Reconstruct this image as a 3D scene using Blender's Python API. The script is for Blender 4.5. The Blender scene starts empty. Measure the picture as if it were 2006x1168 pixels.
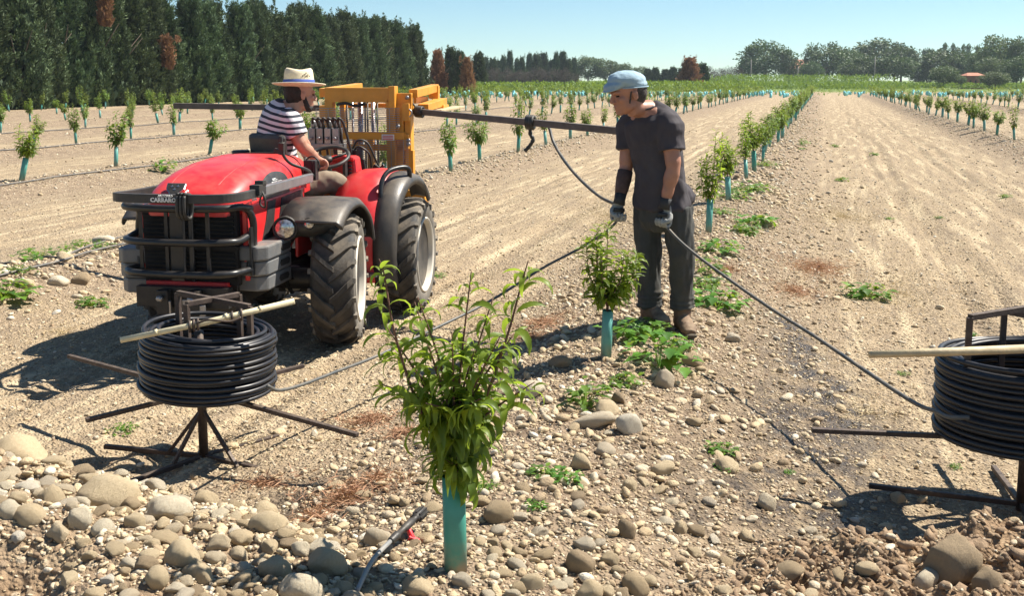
import bpy, math, random
import numpy as np
from mathutils import Vector, Matrix, noise
sc = bpy.context.scene
COL = sc.collection
R = math.radians
# ------------------------------------------------------------------ camera
F, CX, PY, H = 2050.0, 1003.0, 440.0, 1.65
PITCH = math.atan((PY - 157) / F)
TH = math.atan((1613 - CX) * math.cos(PITCH) / F)
cam_d = bpy.data.cameras.new('camera'); cam = bpy.data.objects.new('camera', cam_d); COL.objects.link(cam)
cam_d.sensor_width = 36; cam_d.lens = F / 2006 * 36; cam_d.shift_y = -(584 - PY) / 2006
cam_d.clip_start = 0.1; cam_d.clip_end = 8000
cam.location = (0, 0, H); cam.rotation_euler = (math.pi / 2 - PITCH, 0, TH)
sc.camera = cam
# ------------------------------------------------------------------ sky and sun
SUN_EL, SUN_AZ = R(53), R(53)          # azimuth measured from +Y towards +X
wd = bpy.data.worlds.new('World'); sc.world = wd; wd.use_nodes = True
nt = wd.node_tree; nt.nodes.clear()
sky = nt.nodes.new('ShaderNodeTexSky'); sky.sky_type = 'NISHITA'; sky.sun_disc = False
sky.sun_elevation = SUN_EL; sky.sun_rotation = SUN_AZ; sky.air_density = 0.75; sky.dust_density = 0.0; sky.ozone_density = 1.0
bg = nt.nodes.new('ShaderNodeBackground'); bg.inputs[1].default_value = 0.06
wo = nt.nodes.new('ShaderNodeOutputWorld')
tn = nt.nodes.new('ShaderNodeMix'); tn.data_type = 'RGBA'; tn.blend_type = 'MULTIPLY'; tn.inputs[0].default_value = 1; tn.inputs[7].default_value = (0.86, 1.04, 1.07, 1)
nt.links.new(sky.outputs[0], tn.inputs[6]); nt.links.new(tn.outputs[2], bg.inputs[0]); nt.links.new(bg.outputs[0], wo.inputs[0])
sl = bpy.data.lights.new('sun', 'SUN'); sl.energy = 5.0; sl.angle = R(0.5); sl.color = (1, 0.93, 0.82)
so = bpy.data.objects.new('sun', sl); COL.objects.link(so)
sd = Vector((math.sin(SUN_AZ) * math.cos(SUN_EL), math.cos(SUN_AZ) * math.cos(SUN_EL), math.sin(SUN_EL)))
so.rotation_euler = sd.to_track_quat('Z', 'Y').to_euler()
sc.view_settings.view_transform = 'Standard'; sc.view_settings.look = 'None'
sc.view_settings.exposure = 1.02; sc.view_settings.gamma = 1; sc.view_settings.use_curve_mapping = False
sc.cycles.max_bounces = 6; sc.cycles.transparent_max_bounces = 8; sc.cycles.volume_bounces = 0
# ------------------------------------------------------------------ pixel -> place
def W3(u, D, z=0.0):
    return Vector((u * math.cos(TH) - D * math.sin(TH), u * math.sin(TH) + D * math.cos(TH), z))
def uz(x, y, D):
    t = (y - PY) / F; c, s = math.cos(PITCH), math.sin(PITCH)
    dz = D * (s + t * c) / (c - t * s)
    return (x - CX) / F * (D * c + dz * s), H - dz
def at(x, y, D):                       # the point at ground distance D on the line of sight of (x, y)
    u, z = uz(x, y, D); return W3(u, D, z)
def gp(x, y, z=0.0):                   # the point at height z on that line
    D = (H - z) / math.tan(math.atan((y - PY) / F) + PITCH)
    u, _ = uz(x, y, D); return W3(u, D, z)
# ------------------------------------------------------------------ noise and ground height
def _h(ix, iy, s):
    n = (ix * 374761393 + iy * 668265263 + s * 1274126177) & 0xffffffff
    n = ((n ^ (n >> 13)) * 1274126177) & 0xffffffff
    return ((n ^ (n >> 16)) & 0xffff) / 65535.0
def vn(x, y, s=0):
    x = np.asarray(x, float); y = np.asarray(y, float)
    ix = np.floor(x).astype(np.int64); iy = np.floor(y).astype(np.int64)
    fx = x - ix; fy = y - iy; fx = fx * fx * (3 - 2 * fx); fy = fy * fy * (3 - 2 * fy)
    a = _h(ix, iy, s); b = _h(ix + 1, iy, s); c = _h(ix, iy + 1, s); d = _h(ix + 1, iy + 1, s)
    return (a + (b - a) * fx) * (1 - fy) + (c + (d - c) * fx) * fy - 0.5
def fbm(x, y, s=0, o=4):
    r = 0; a = 1.0
    for i in range(o):
        r = r + a * vn(x * 2 ** i + 17.3 * i, y * 2 ** i - 9.1 * i, s + i); a *= 0.5
    return r
ROWS = {0: -1.0, -1: -6.05, -2: -11.6, -3: -16.9, -4: -22.1, -5: -27.3, -6: -32.5, -7: -37.6, 1: 4.55, 2: 9.9, 3: 15.3, 4: 20.6, 5: 26.0, 6: 31.3, 7: 36.6}
cT, sT = math.cos(TH), math.sin(TH)
def ss(a, b, x):
    t = np.clip((x - a) / (b - a), 0, 1); return t * t * (3 - 2 * t)
def toeL(u): return np.interp(u, [-3.2, -2.0, -1.5, -0.9, -0.62, -0.45, -0.1], [4.1, 4.0, 3.82, 3.62, 3.36, 3.03, 2.6])
def toeR(u): return np.interp(u, [0.35, 0.55, 0.85, 1.2, 1.6, 2.4], [2.7, 3.12, 3.42, 3.47, 3.5, 3.6])
def heapL(u, D):
    d = toeL(u) - D
    return ss(-0.03, 0.42, d) * np.interp(u, [-3, -1.9, -1.2, -0.7, -0.3], [0.52, 0.40, 0.26, 0.13, 0.0]) * ss(1.9, 2.3, D)
def heapR(u, D):
    d = toeR(u) - D
    return ss(0.0, 0.3, d) * np.interp(u, [0.3, 0.8, 1.6, 2.5], [0.0, 0.12, 0.2, 0.26]) * ss(1.8, 2.3, D)
def GH(X, Y):
    X = np.asarray(X, float); Y = np.asarray(Y, float)
    u = X * cT + Y * sT; D = -X * sT + Y * cT
    near = np.exp(-np.maximum(D - 4, 0) / 25)
    h = 0.012 * fbm(X * 1.3, Y * 1.3, 3) * near
    rid = 0
    for k, rx in ROWS.items():
        w = 0.85 if k == 0 else 0.62
        dx = X - rx - 0.1 * vn(Y * 0.5, Y * 0 + k * 7.1, 5)
        rid = np.maximum(rid, np.exp(-(dx / w) ** 2) * (0.2 if k == 0 else 0.17))
    far = 1 - ss(120, 170, D)
    h = h + rid * far * (1 + 0.25 * vn(X * 2, Y * 0.7, 8))
    rr = np.clip(rid / 0.2, 0, 1)
    h = h + rr * 0.03 * fbm(X * 6, Y * 6, 11) * near
    for c in (-3.5, 1.75, 7.2, -8.8, -14.3, 12.6):          # wheel ruts of the tracks
        for o in (-0.72, -0.5, 0.5, 0.74):
            dx = X - c - o - 0.09 * np.sin(Y * 0.31 + o * 5 + c)
            h = h - 0.03 * np.exp(-(dx / 0.10) ** 2) + 0.014 * np.exp(-((dx - 0.17) / 0.08) ** 2) + 0.008 * np.exp(-(dx / 0.12) ** 4) * np.sin(Y * 42 + 25 * np.abs(dx)) * near
    h = h + 0.003 * vn(X * 5, Y * 1.1, 21) * near + 0.006 * fbm(X * 14, Y * 14, 23, 3) * near
    hl = heapL(u, D); hr = heapR(u, D)
    h = h + hl * (1 + 0.25 * fbm(X * 4, Y * 4, 31)) + hr * (1 + 0.6 * fbm(X * 6, Y * 6, 33)) + np.clip(hr * 8, 0, 1) * 0.05 * fbm(X * 17, Y * 17, 35, 3)
    cut = ss(2.95, 2.72, D + 0.12 * vn(u * 7, D * 3, 40)) * ss(-1.1, -1.4, u)      # bare dug bank
    h = h - cut * 0.12 * (1 + 0.5 * fbm(X * 9, Y * 9, 41))
    h = h + 0.012 * np.clip(hl * 6, 0, 1) * fbm(X * 20, Y * 20, 37, 3)
    return h
def gh(X, Y): return float(GH(np.array([X]), np.array([Y]))[0])
def on(x, y, z0=0.1):                  # ground point seen at (x, y)
    z = z0
    for _ in range(12):
        p = gp(x, y, z); z = 0.5 * z + 0.5 * gh(p.x, p.y)
    p = gp(x, y, z); return Vector((p.x, p.y, gh(p.x, p.y)))
# ------------------------------------------------------------------ mesh building
def vec(a): return Vector(a)
def spl(pts, n=6, closed=False):
    P = [Vector(p) for p in pts]; out = []; m = len(P)
    for i in range(m if closed else m - 1):
        if closed: p0, p1, p2, p3 = P[(i - 1) % m], P[i], P[(i + 1) % m], P[(i + 2) % m]
        else: p0, p1, p2, p3 = P[max(i - 1, 0)], P[i], P[i + 1], P[min(i + 2, m - 1)]
        for k in range(n):
            t = k / n
            out.append(0.5 * ((2 * p1) + (p2 - p0) * t + (2 * p0 - 5 * p1 + 4 * p2 - p3) * t * t + (3 * p1 - p0 - 3 * p2 + p3) * t ** 3))
    if not closed: out.append(P[-1])
    return out
class MB:
    def __init__(s): s.v = []; s.f = []; s.m = []; s.s = []; s.X = Matrix(); s.mi = 0
    def add(s, vs, fs, smooth=False, mi=None):
        b = len(s.v)
        for p in vs: s.v.append(tuple(s.X @ Vector(p)))
        for f in fs: s.f.append([b + i for i in f]); s.m.append(s.mi if mi is None else mi); s.s.append(smooth)
        return s
    def box(s, c, sz, rot=None, mi=None, taper=1.0):
        M = Matrix.Translation(c) @ (Matrix.Rotation(rot[2], 4, 'Z') @ Matrix.Rotation(rot[1], 4, 'Y') @ Matrix.Rotation(rot[0], 4, 'X') if rot else Matrix())
        x, y, z = sz[0] / 2, sz[1] / 2, sz[2] / 2; t = taper
        vs = [M @ Vector(p) for p in [(-x, -y, -z), (x, -y, -z), (x, y, -z), (-x, y, -z), (-x * t, -y * t, z), (x * t, -y * t, z), (x * t, y * t, z), (-x * t, y * t, z)]]
        return s.add(vs, [(3, 2, 1, 0), (4, 5, 6, 7), (0, 1, 5, 4), (1, 2, 6, 5), (2, 3, 7, 6), (3, 0, 4, 7)], mi=mi)
    def bar(s, a, b, w, h=None, up=(0, 0, 1), mi=None):
        a, b = Vector(a), Vector(b); d = b - a; L = d.length; d.normalize(); u = Vector(up)
        x = d.cross(u)
        if x.length < 1e-3: x = d.cross(Vector((1, 0, 0)))
        x.normalize(); z = x.cross(d); h = h or w
        vs = []
        for p in (a, b):
            for sx, sz in ((-1, -1), (1, -1), (1, 1), (-1, 1)): vs.append(p + x * sx * w / 2 + z * sz * h / 2)
        return s.add(vs, [(3, 2, 1, 0), (4, 5, 6, 7), (0, 1, 5, 4), (1, 2, 6, 5), (2, 3, 7, 6), (3, 0, 4, 7)], mi=mi)
    def rings(s, rs, closed=False, cap=True, smooth=True, mi=None):
        n = len(rs[0]); vs = [p for r in rs for p in r]; fs = []
        m = len(rs)
        for i in range(m if closed else m - 1):
            j = (i + 1) % m
            for k in range(n): fs.append((i * n + k, i * n + (k + 1) % n, j * n + (k + 1) % n, j * n + k))
        if cap and not closed: fs.append(tuple(reversed(range(n)))); fs.append(tuple(range((m - 1) * n, m * n)))
        return s.add(vs, fs, smooth, mi)
    def tube(s, pts, r, n=8, closed=False, adir=None, ell=1.0, mi=None, cap=True, square=False):
        P = [Vector(p) for p in pts]; m = len(P); rs = []
        rad = r if isinstance(r, (list, tuple)) else [r] * m
        nrm = Vector(adir) if adir else None
        for i in range(m):
            if closed: t = P[(i + 1) % m] - P[i - 1]
            else: t = P[min(i + 1, m - 1)] - P[max(i - 1, 0)]
            if t.length < 1e-9: t = Vector((0, 0, 1))
            t.normalize()
            if nrm is None: nrm = t.orthogonal()
            a = nrm - t * nrm.dot(t)
            if a.length < 1e-6: a = t.orthogonal()
            a.normalize(); b = t.cross(a)
            if not adir: nrm = a
            rr = rad[i]; ra, rb = (rr if isinstance(rr, (tuple, list)) else (rr, rr * ell))
            o = math.pi / 4 if square else 0
            rs.append([P[i] + a * ra * math.cos(o + 2 * math.pi * k / n) + b * rb * math.sin(o + 2 * math.pi * k / n) for k in range(n)])
        return s.rings(rs, closed, cap, not square, mi)
    def lathe(s, prof, n=32, M=None, mi=None, smooth=True):
        M = M or Matrix(); rs = []
        for r, z in prof: rs.append([M @ Vector((r * math.cos(2 * math.pi * k / n), r * math.sin(2 * math.pi * k / n), z)) for k in range(n)])
        return s.rings(rs, False, True, smooth, mi)
    def ell(s, c, r, M=None, nu=16, nv=10, mi=None):
        M = M or Matrix(); rs = []
        for i in range(nv + 1):
            a = -math.pi / 2 + math.pi * (i + 0.02 if i == 0 else i - 0.02 if i == nv else i) / nv
            rs.append([Vector(c) + (M @ Vector((r[0] * math.cos(a) * math.cos(2 * math.pi * k / nu), r[1] * math.cos(a) * math.sin(2 * math.pi * k / nu), r[2] * math.sin(a)))) for k in range(nu)])
        return s.rings(rs, mi=mi)
    def prism(s, poly, t, M=None, mi=None, smooth=False):     # polygon in xy, thickness along z, centred
        M = M or Matrix(); n = len(poly)
        vs = [M @ Vector((x, y, -t / 2)) for x, y in poly] + [M @ Vector((x, y, t / 2)) for x, y in poly]
        fs = [tuple(reversed(range(n))), tuple(range(n, 2 * n))] + [(i, (i + 1) % n, n + (i + 1) % n, n + i) for i in range(n)]
        return s.add(vs, fs, smooth, mi)
def mesh(name, mb, mats):
    me = bpy.data.meshes.new(name); me.from_pydata(mb.v, [], mb.f)
    for m in (mats if isinstance(mats, (list, tuple)) else [mats]): me.materials.append(m)
    me.polygons.foreach_set('material_index', mb.m); me.polygons.foreach_set('use_smooth', mb.s); me.update()
    return me
def link(name, me, parent=None, loc=None):
    o = bpy.data.objects.new(name, me); COL.objects.link(o)
    if parent: o.parent = parent
    if loc is not None: o.location = loc
    return o
def obj(name, mb, mats, parent=None, bevel=0, loc=None):
    o = link(name, mesh(name, mb, mats), parent, loc)
    if bevel:
        b = o.modifiers.new('b', 'BEVEL'); b.width = bevel; b.segments = 2; b.limit_method = 'ANGLE'; b.angle_limit = R(40)
    return o
def tag(o, label=None, cat=None, group=None, kind=None):
    if label: o['label'] = label
    if cat: o['category'] = cat
    if group: o['group'] = group
    if kind: o['kind'] = kind
    return o
def thing(name, label, cat, loc=(0, 0, 0), rz=0, group=None):
    o = bpy.data.objects.new(name, None); COL.objects.link(o); o.location = loc; o.rotation_euler = (0, 0, rz)
    o.empty_display_size = 0.1
    return tag(o, label, cat, group)
def npmesh(name, V, Q, mats, smooth=True, tint=None, mi=None):
    me = bpy.data.meshes.new(name); k = Q.shape[1]
    me.vertices.add(len(V)); me.vertices.foreach_set('co', np.ascontiguousarray(V, np.float32).ravel())
    me.loops.add(Q.size); me.loops.foreach_set('vertex_index', Q.astype(np.int32).ravel())
    me.polygons.add(len(Q)); me.polygons.foreach_set('loop_start', (np.arange(len(Q)) * k).astype(np.int32))
    try: me.polygons.foreach_set('loop_total', np.full(len(Q), k, np.int32))
    except Exception: pass
    me.polygons.foreach_set('use_smooth', np.full(len(Q), smooth))
    for m in (mats if isinstance(mats, (list, tuple)) else [mats]): me.materials.append(m)
    if mi is not None: me.polygons.foreach_set('material_index', mi.astype(np.int32))
    if tint is not None:
        a = me.attributes.new('tint', 'FLOAT', 'POINT'); a.data.foreach_set('value', np.ascontiguousarray(tint, np.float32))
    me.update(calc_edges=True); return me
def remesh(mb, voxel, smooth=6, wr=None, name='m', mats=None):
    """join overlapping volumes into one continuous skin"""
    o = link('tmp', mesh('tmp', mb, [])) if False else bpy.data.objects.new('tmp', mesh('tmp', mb, [MAT['skin']])); COL.objects.link(o)
    m = o.modifiers.new('r', 'REMESH'); m.mode = 'VOXEL'; m.voxel_size = voxel; m.use_smooth_shade = True
    if smooth: q = o.modifiers.new('s', 'SMOOTH'); q.iterations = smooth; q.factor = 0.5
    dg = bpy.context.evaluated_depsgraph_get(); me = bpy.data.meshes.new_from_object(o.evaluated_get(dg))
    bpy.data.objects.remove(o); me.name = name
    if wr:
        n = len(me.vertices); co = np.zeros(n * 3, np.float32); no = np.zeros(n * 3, np.float32)
        me.vertices.foreach_get('co', co); me.vertices.foreach_get('normal', no)
        co = co.reshape(-1, 3); no = no.reshape(-1, 3)
        for i in range(n): co[i] += no[i] * wr(Vector(co[i]))
        me.vertices.foreach_set('co', co.ravel())
    me.polygons.foreach_set('use_smooth', np.ones(len(me.polygons), bool)); me.materials.clear()
    for q in (mats if isinstance(mats, (list, tuple)) else [mats]): me.materials.append(q)
    me.update(); return me
# ------------------------------------------------------------------ materials
MAT = {}
class NT:
    def __init__(s, name):
        s.m = bpy.data.materials.new(name); s.m.use_nodes = True; s.t = s.m.node_tree; s.t.nodes.clear()
        s.out = s.t.nodes.new('ShaderNodeOutputMaterial'); MAT[name] = s.m
    def n(s, typ, **k):
        nd = s.t.nodes.new('ShaderNode' + typ)
        for a, b in k.items():
            if a == 'i':
                for kk, vv in b.items():
                    if isinstance(vv, bpy.types.NodeSocket): s.t.links.new(vv, nd.inputs[kk])
                    else: nd.inputs[kk].default_value = vv
            else: setattr(nd, a, b)
        return nd
    def pos(s, obj=False): return s.n('TexCoord').outputs['Object'] if obj else s.n('NewGeometry').outputs['Position']
    def noise(s, sc_, det=4, vec=None, rough=0.55): return s.n('TexNoise', i={'Scale': sc_, 'Detail': det, 'Roughness': rough, 'Vector': vec if vec else s.pos()}).outputs['Fac']
    def ramp(s, fac, stops):
        r = s.n('ValToRGB'); e = r.color_ramp.elements
        while len(e) > 1: e.remove(e[-1])
        e[0].position = stops[0][0]; e[0].color = (*stops[0][1], 1)
        for p, c in stops[1:]: x = e.new(p); x.color = (*c, 1)
        s.t.links.new(fac, r.inputs[0]); return r.outputs[0]
    def mix(s, f, a, b, mode='MIX'):
        m = s.n('Mix', data_type='RGBA', blend_type=mode)
        for sock, v in ((m.inputs[0], f), (m.inputs[6], a), (m.inputs[7], b)):
            if isinstance(v, bpy.types.NodeSocket): s.t.links.new(v, sock)
            else: sock.default_value = v if isinstance(v, float) else (*v, 1)
        return m.outputs[2]
    def math(s, op, a, b=0.0, c=None):
        m = s.n('Math', operation=op); 
        for i, v in enumerate((a, b) if c is None else (a, b, c)):
            if isinstance(v, bpy.types.NodeSocket): s.t.links.new(v, m.inputs[i])
            else: m.inputs[i].default_value = v
        return m.outputs[0]
    def mr(s, v, a, b, c=0.0, d=1.0): return s.n('MapRange', i={0: v, 1: a, 2: b, 3: c, 4: d}).outputs[0]
    def bsdf(s, **k): return s.n('BsdfPrincipled', i=k)
    def done(s, sh, disp=None):
        s.t.links.new(sh.outputs[0], s.out.inputs[0]); return s.m
    def bump(s, h, st=0.5, d=0.01): return s.n('Bump', i={'Strength': st, 'Distance': d, 'Height': h}).outputs[0]
def plain(name, c, rough=0.6, metal=0.0, var=0.15, vs=8.0, dust=0.0, bump=0.0, bs=120.0, spec=0.5, coat=0.0, dcol=(0.42, 0.33, 0.22), obj_=True):
    t = NT(name); P = t.pos(obj_)
    n1 = t.noise(vs, 5, P)
    col = t.mix(t.mr(n1, 0.3, 0.7), tuple(x * (1 - var) for x in c), tuple(min(1, x * (1 + var)) for x in c))
    ro = t.mr(t.noise(vs * 3, 3, P), 0.3, 0.7, max(0.02, rough - 0.08), min(1, rough + 0.08))
    if dust:
        nz = t.n('SeparateXYZ', i={0: t.n('NewGeometry').outputs['Normal']}).outputs[2]
        up = t.mr(nz, 0.1, 0.9)
        f = t.math('MULTIPLY', t.math('ADD', t.math('MULTIPLY', up, 0.7), 0.3), t.mr(t.noise(vs * 1.7, 6, P, 0.65), 0.35, 0.65))
        f = t.math('MULTIPLY', f, dust)
        col = t.mix(f, col, dcol); ro = t.math('ADD', ro, t.math('MULTIPLY', f, 0.3))
    k = {'Base Color': col, 'Roughness': ro, 'Metallic': metal, 'Specular IOR Level': spec, 'Coat Weight': coat, 'Coat Roughness': 0.15}
    if bump: k['Normal'] = t.bump(t.noise(bs, 4, P), bump, 0.004)
    return t.done(t.bsdf(**k))
plain('red', (0.62, 0.018, 0.022), 0.38, var=0.07, dust=0.16, coat=0.25, vs=5)
plain('black_paint', (0.009, 0.010, 0.012), 0.36, dust=0.06, var=0.2)
plain('black_plastic', (0.018, 0.019, 0.02), 0.5, dust=0.15, bump=0.2)
plain('grey_plastic', (0.028, 0.028, 0.03), 0.45, dust=0.2, bump=0.2)
plain('fender_black', (0.028, 0.028, 0.03), 0.42, dust=0.32, bump=0.2, vs=2.5)
plain('iron_dark', (0.018, 0.018, 0.019), 0.5, metal=0.2, dust=0.1)
plain('cast', (0.13, 0.135, 0.14), 0.5, dust=0.3, bump=0.4, bs=60)
plain('yellow', (0.68, 0.285, 0.022), 0.45, var=0.14, dust=0.3, vs=7, bump=0.1)
plain('orange', (0.7, 0.2, 0.02), 0.5, dust=0.3)
plain('chrome', (0.6, 0.6, 0.62), 0.25, metal=0.9, dust=0.3)
plain('steel', (0.3, 0.3, 0.31), 0.4, metal=0.8, dust=0.3)
plain('white_dusty', (0.62, 0.58, 0.5), 0.65, dust=0.55, vs=5, dcol=(0.4, 0.33, 0.24))
plain('tyre', (0.022, 0.021, 0.021), 0.75, dust=0.85, vs=4, bump=0.35, bs=80, dcol=(0.26, 0.215, 0.16))
plain('tyre_side', (0.1, 0.092, 0.08), 0.85, dust=0.8, vs=4, bump=0.3, dcol=(0.4, 0.34, 0.26))
plain('rust_iron', (0.055, 0.038, 0.033), 0.6, metal=0.25, var=0.35, vs=25, bump=0.4, dust=0.25)
plain('beam_iron', (0.10, 0.085, 0.075), 0.6, metal=0.2, var=0.3, vs=9, bump=0.3, dust=0.2)
plain('cane', (0.5, 0.4, 0.24), 0.6, var=0.2, vs=20, bump=0.3)
plain('cane_pale', (0.62, 0.55, 0.36), 0.55, var=0.15, vs=20, bump=0.2)
plain('pipe', (0.010, 0.011, 0.015), 0.4, var=0.2, vs=5, dust=0.12, dcol=(0.2, 0.17, 0.14))
plain('pipe_grey', (0.055, 0.065, 0.07), 0.5, var=0.15, vs=5, dust=0.4)
plain('drip', (0.09, 0.095, 0.1), 0.5, dust=0.6)
t = NT('guard_green'); P = t.pos(True); rn = t.n('ObjectInfo').outputs['Random']
c = t.mix(t.mr(t.noise(9.0, 5, P), .3, .7), (0.05, 0.29, 0.235), (0.075, 0.38, 0.31)); c = t.n('HueSaturation', i={'Hue': t.mr(rn, 0, 1, .49, .51), 'Saturation': t.mr(rn, 0, 1, 1.0, .75), 'Value': t.mr(rn, 0, 1, .8, 1.1), 'Color': c}).outputs[0]
c = t.mix(t.math('MULTIPLY', t.mr(t.n('SeparateXYZ', i={0: P}).outputs[2], .10, 0.0), t.mr(t.noise(20.0, 4, P), .3, .6)), c, (0.36, 0.27, 0.18))
t.done(t.bsdf(**{'Base Color': c, 'Roughness': .5, 'Normal': t.bump(t.noise(60.0, 3, P), .15, .004)}))
plain('guard_inside', (0.03, 0.2, 0.15), 0.5, var=0.08)
plain('wood_trunk', (0.14, 0.07, 0.045), 0.8, var=0.3, vs=30, bump=0.5)
plain('bark', (0.10, 0.075, 0.055), 0.9, var=0.3, vs=4, bump=0.5)
plain('skin', (0.38, 0.18, 0.115), 0.5, var=0.12, vs=14, bump=0.12)
plain('skin_pale', (0.46, 0.24, 0.16), 0.5, var=0.1, vs=14, bump=0.12)
plain('hair', (0.018, 0.013, 0.01), 0.7, var=0.4, vs=60, bump=0.8, bs=220)
plain('hair_grey', (0.06, 0.05, 0.045), 0.8, var=0.5, vs=70, bump=0.8, bs=220)
plain('tee_dark', (0.049, 0.043, 0.049), 0.9, var=0.15, vs=6, bump=0.5, bs=25)
plain('trousers_grey', (0.044, 0.047, 0.045), 0.9, var=0.22, vs=6, bump=0.5, bs=22, dust=0.15)
plain('trousers_khaki', (0.2, 0.16, 0.115), 0.9, var=0.15, vs=6, bump=0.5, bs=25, dust=0.2)
plain('cap_cloth', (0.29, 0.41, 0.49), 0.9, var=0.12, vs=9, bump=0.6, bs=40)
plain('boots', (0.13, 0.075, 0.045), 0.8, var=0.3, dust=0.6, bump=0.5)
plain('sole', (0.03, 0.025, 0.02), 0.8, dust=0.5)
plain('tattoo_sleeve', (0.085, 0.05, 0.042), 0.8, var=0.4, vs=18)
plain('pipe_light', (0.22, 0.23, 0.235), 0.45, dust=0.3)
plain('glove_grey', (0.32, 0.32, 0.3), 0.9, var=0.2, vs=30, bump=0.4)
plain('glove_black', (0.03, 0.03, 0.03), 0.7)
plain('straw', (0.73, 0.63, 0.44), 0.8, var=0.14, vs=40, bump=0.6, bs=150)
plain('band_blue', (0.05, 0.09, 0.34), 0.8, var=0.1)
plain('band_white', (0.7, 0.7, 0.72), 0.8)
plain('dark_hole', (0.015, 0.013, 0.012), 0.9)
plain('red_valve', (0.6, 0.02, 0.03), 0.4)
plain('white_paint', (0.75, 0.75, 0.72), 0.5)
plain('wall_cream', (0.5, 0.4, 0.28), 0.9, vs=0.6)
plain('roof_tile', (0.45, 0.19, 0.12), 0.9, vs=0.6, var=0.25)
plain('wall_brick', (0.32, 0.13, 0.08), 0.9, vs=0.6, var=0.25)
plain('pole_wood', (0.22, 0.2, 0.18), 0.9)
plain('turquoise', (0.2, 0.62, 0.66), 0.6, var=0.15, vs=0.5, obj_=False)
# reversing stripes of the sweater-knit tee: real dyed stripes along the garment's height
t = NT('tee_stripe'); P = t.pos(True)
at_ = t.n('Attribute', attribute_name='stripe').outputs['Fac']
w = t.math('FRACT', t.math('MULTIPLY', at_, 1 / 0.047))
t.done(t.bsdf(**{'Base Color': t.mix(t.mr(w, 0.545, 0.575), (0.66, 0.62, 0.66), (0.028, 0.035, 0.05)), 'Roughness': 0.9, 'Normal': t.bump(t.noise(25, 4, P), 0.4, 0.004)}))
t = NT('lens')
t.done(t.bsdf(**{'Base Color': t.mix(t.n('TexVoronoi', i={'Scale': 60.0, 'Vector': t.pos(True)}).outputs['Distance'], (0.25, 0.24, 0.22), (0.7, 0.68, 0.65)), 'Roughness': 0.15, 'Metallic': 0.7, 'Coat Weight': 1.0}))
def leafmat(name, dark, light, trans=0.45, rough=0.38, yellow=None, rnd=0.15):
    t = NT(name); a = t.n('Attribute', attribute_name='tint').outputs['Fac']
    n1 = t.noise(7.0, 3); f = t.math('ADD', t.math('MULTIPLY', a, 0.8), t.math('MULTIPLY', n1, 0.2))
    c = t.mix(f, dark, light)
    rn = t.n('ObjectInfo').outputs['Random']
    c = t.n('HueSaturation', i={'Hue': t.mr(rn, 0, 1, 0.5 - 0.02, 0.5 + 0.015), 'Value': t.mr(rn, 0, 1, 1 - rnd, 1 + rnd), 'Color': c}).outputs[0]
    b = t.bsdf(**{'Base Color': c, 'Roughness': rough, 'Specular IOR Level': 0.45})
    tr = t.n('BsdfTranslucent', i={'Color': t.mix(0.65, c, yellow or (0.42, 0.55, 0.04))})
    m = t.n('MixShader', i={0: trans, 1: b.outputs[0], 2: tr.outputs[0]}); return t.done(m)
leafmat('leaf', (0.03, 0.085, 0.018), (0.24, 0.36, 0.045), 0.55, 0.45)
leafmat('leaf_weed', (0.04, 0.11, 0.02), (0.14, 0.3, 0.03), 0.35, 0.5)
leafmat('leaf_far', (0.05, 0.11, 0.022), (0.17, 0.26, 0.05), 0.35, 0.6)
leafmat('leaf_orchard', (0.035, 0.085, 0.018), (0.13, 0.22, 0.035), 0.3, 0.6)
leafmat('cypress', (0.014, 0.036, 0.015), (0.115, 0.175, 0.068), 0.08, 0.7, (0.1, 0.14, 0.05))
leafmat('cypress_brown', (0.16, 0.08, 0.04), (0.4, 0.22, 0.11), 0.15, 0.8, (0.4, 0.25, 0.1))
leafmat('broadleaf', (0.028, 0.065, 0.024), (0.14, 0.205, 0.07), 0.15, 0.6, (0.15, 0.22, 0.05))
leafmat('broadleaf_light', (0.05, 0.09, 0.035), (0.15, 0.2, 0.08), 0.2, 0.6, (0.2, 0.28, 0.08))
leafmat('bare_twigs', (0.07, 0.055, 0.045), (0.15, 0.115, 0.09), 0.0, 0.9, (0.1, 0.1, 0.1))
leafmat('dry', (0.26, 0.13, 0.065), (0.6, 0.4, 0.22), 0.15, 0.8, (0.5, 0.3, 0.1))
leafmat('straw_bits', (0.35, 0.25, 0.14), (0.68, 0.55, 0.34), 0.1, 0.8, (0.5, 0.4, 0.2))
def stonemat(name, attr):
    t = NT(name); P = t.pos(True) if not attr else t.pos()
    a = t.n('Attribute', attribute_name='tint').outputs['Fac'] if attr else t.n('SeparateColor', i={0: t.n('ObjectInfo').outputs['Color']}).outputs[0]
    c = t.ramp(a, [(0.0, (0.30, 0.225, 0.145)), (0.2, (0.50, 0.385, 0.235)), (0.55, (0.70, 0.57, 0.37)), (0.78, (0.55, 0.49, 0.39)), (0.9, (0.72, 0.63, 0.46)), (1.0, (0.82, 0.77, 0.65))])
    n1 = t.noise(9.0, 6, P, 0.65); n2 = t.noise(70.0, 4, P, 0.7)
    c = t.mix(t.mr(n1, 0.35, 0.7), c, t.mix(0.5, c, (0.5, 0.37, 0.22)))
    c = t.mix(t.mr(n2, 0.3, 0.75), t.mix(0.28, c, (0.12, 0.09, 0.06)), c)
    t.done(t.bsdf(**{'Base Color': c, 'Roughness': 0.8, 'Specular IOR Level': 0.3, 'Normal': t.bump(t.math('ADD', n1, n2), 0.8, 0.009)}))
stonemat('stone', False); stonemat('stone_field', True)
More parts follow.
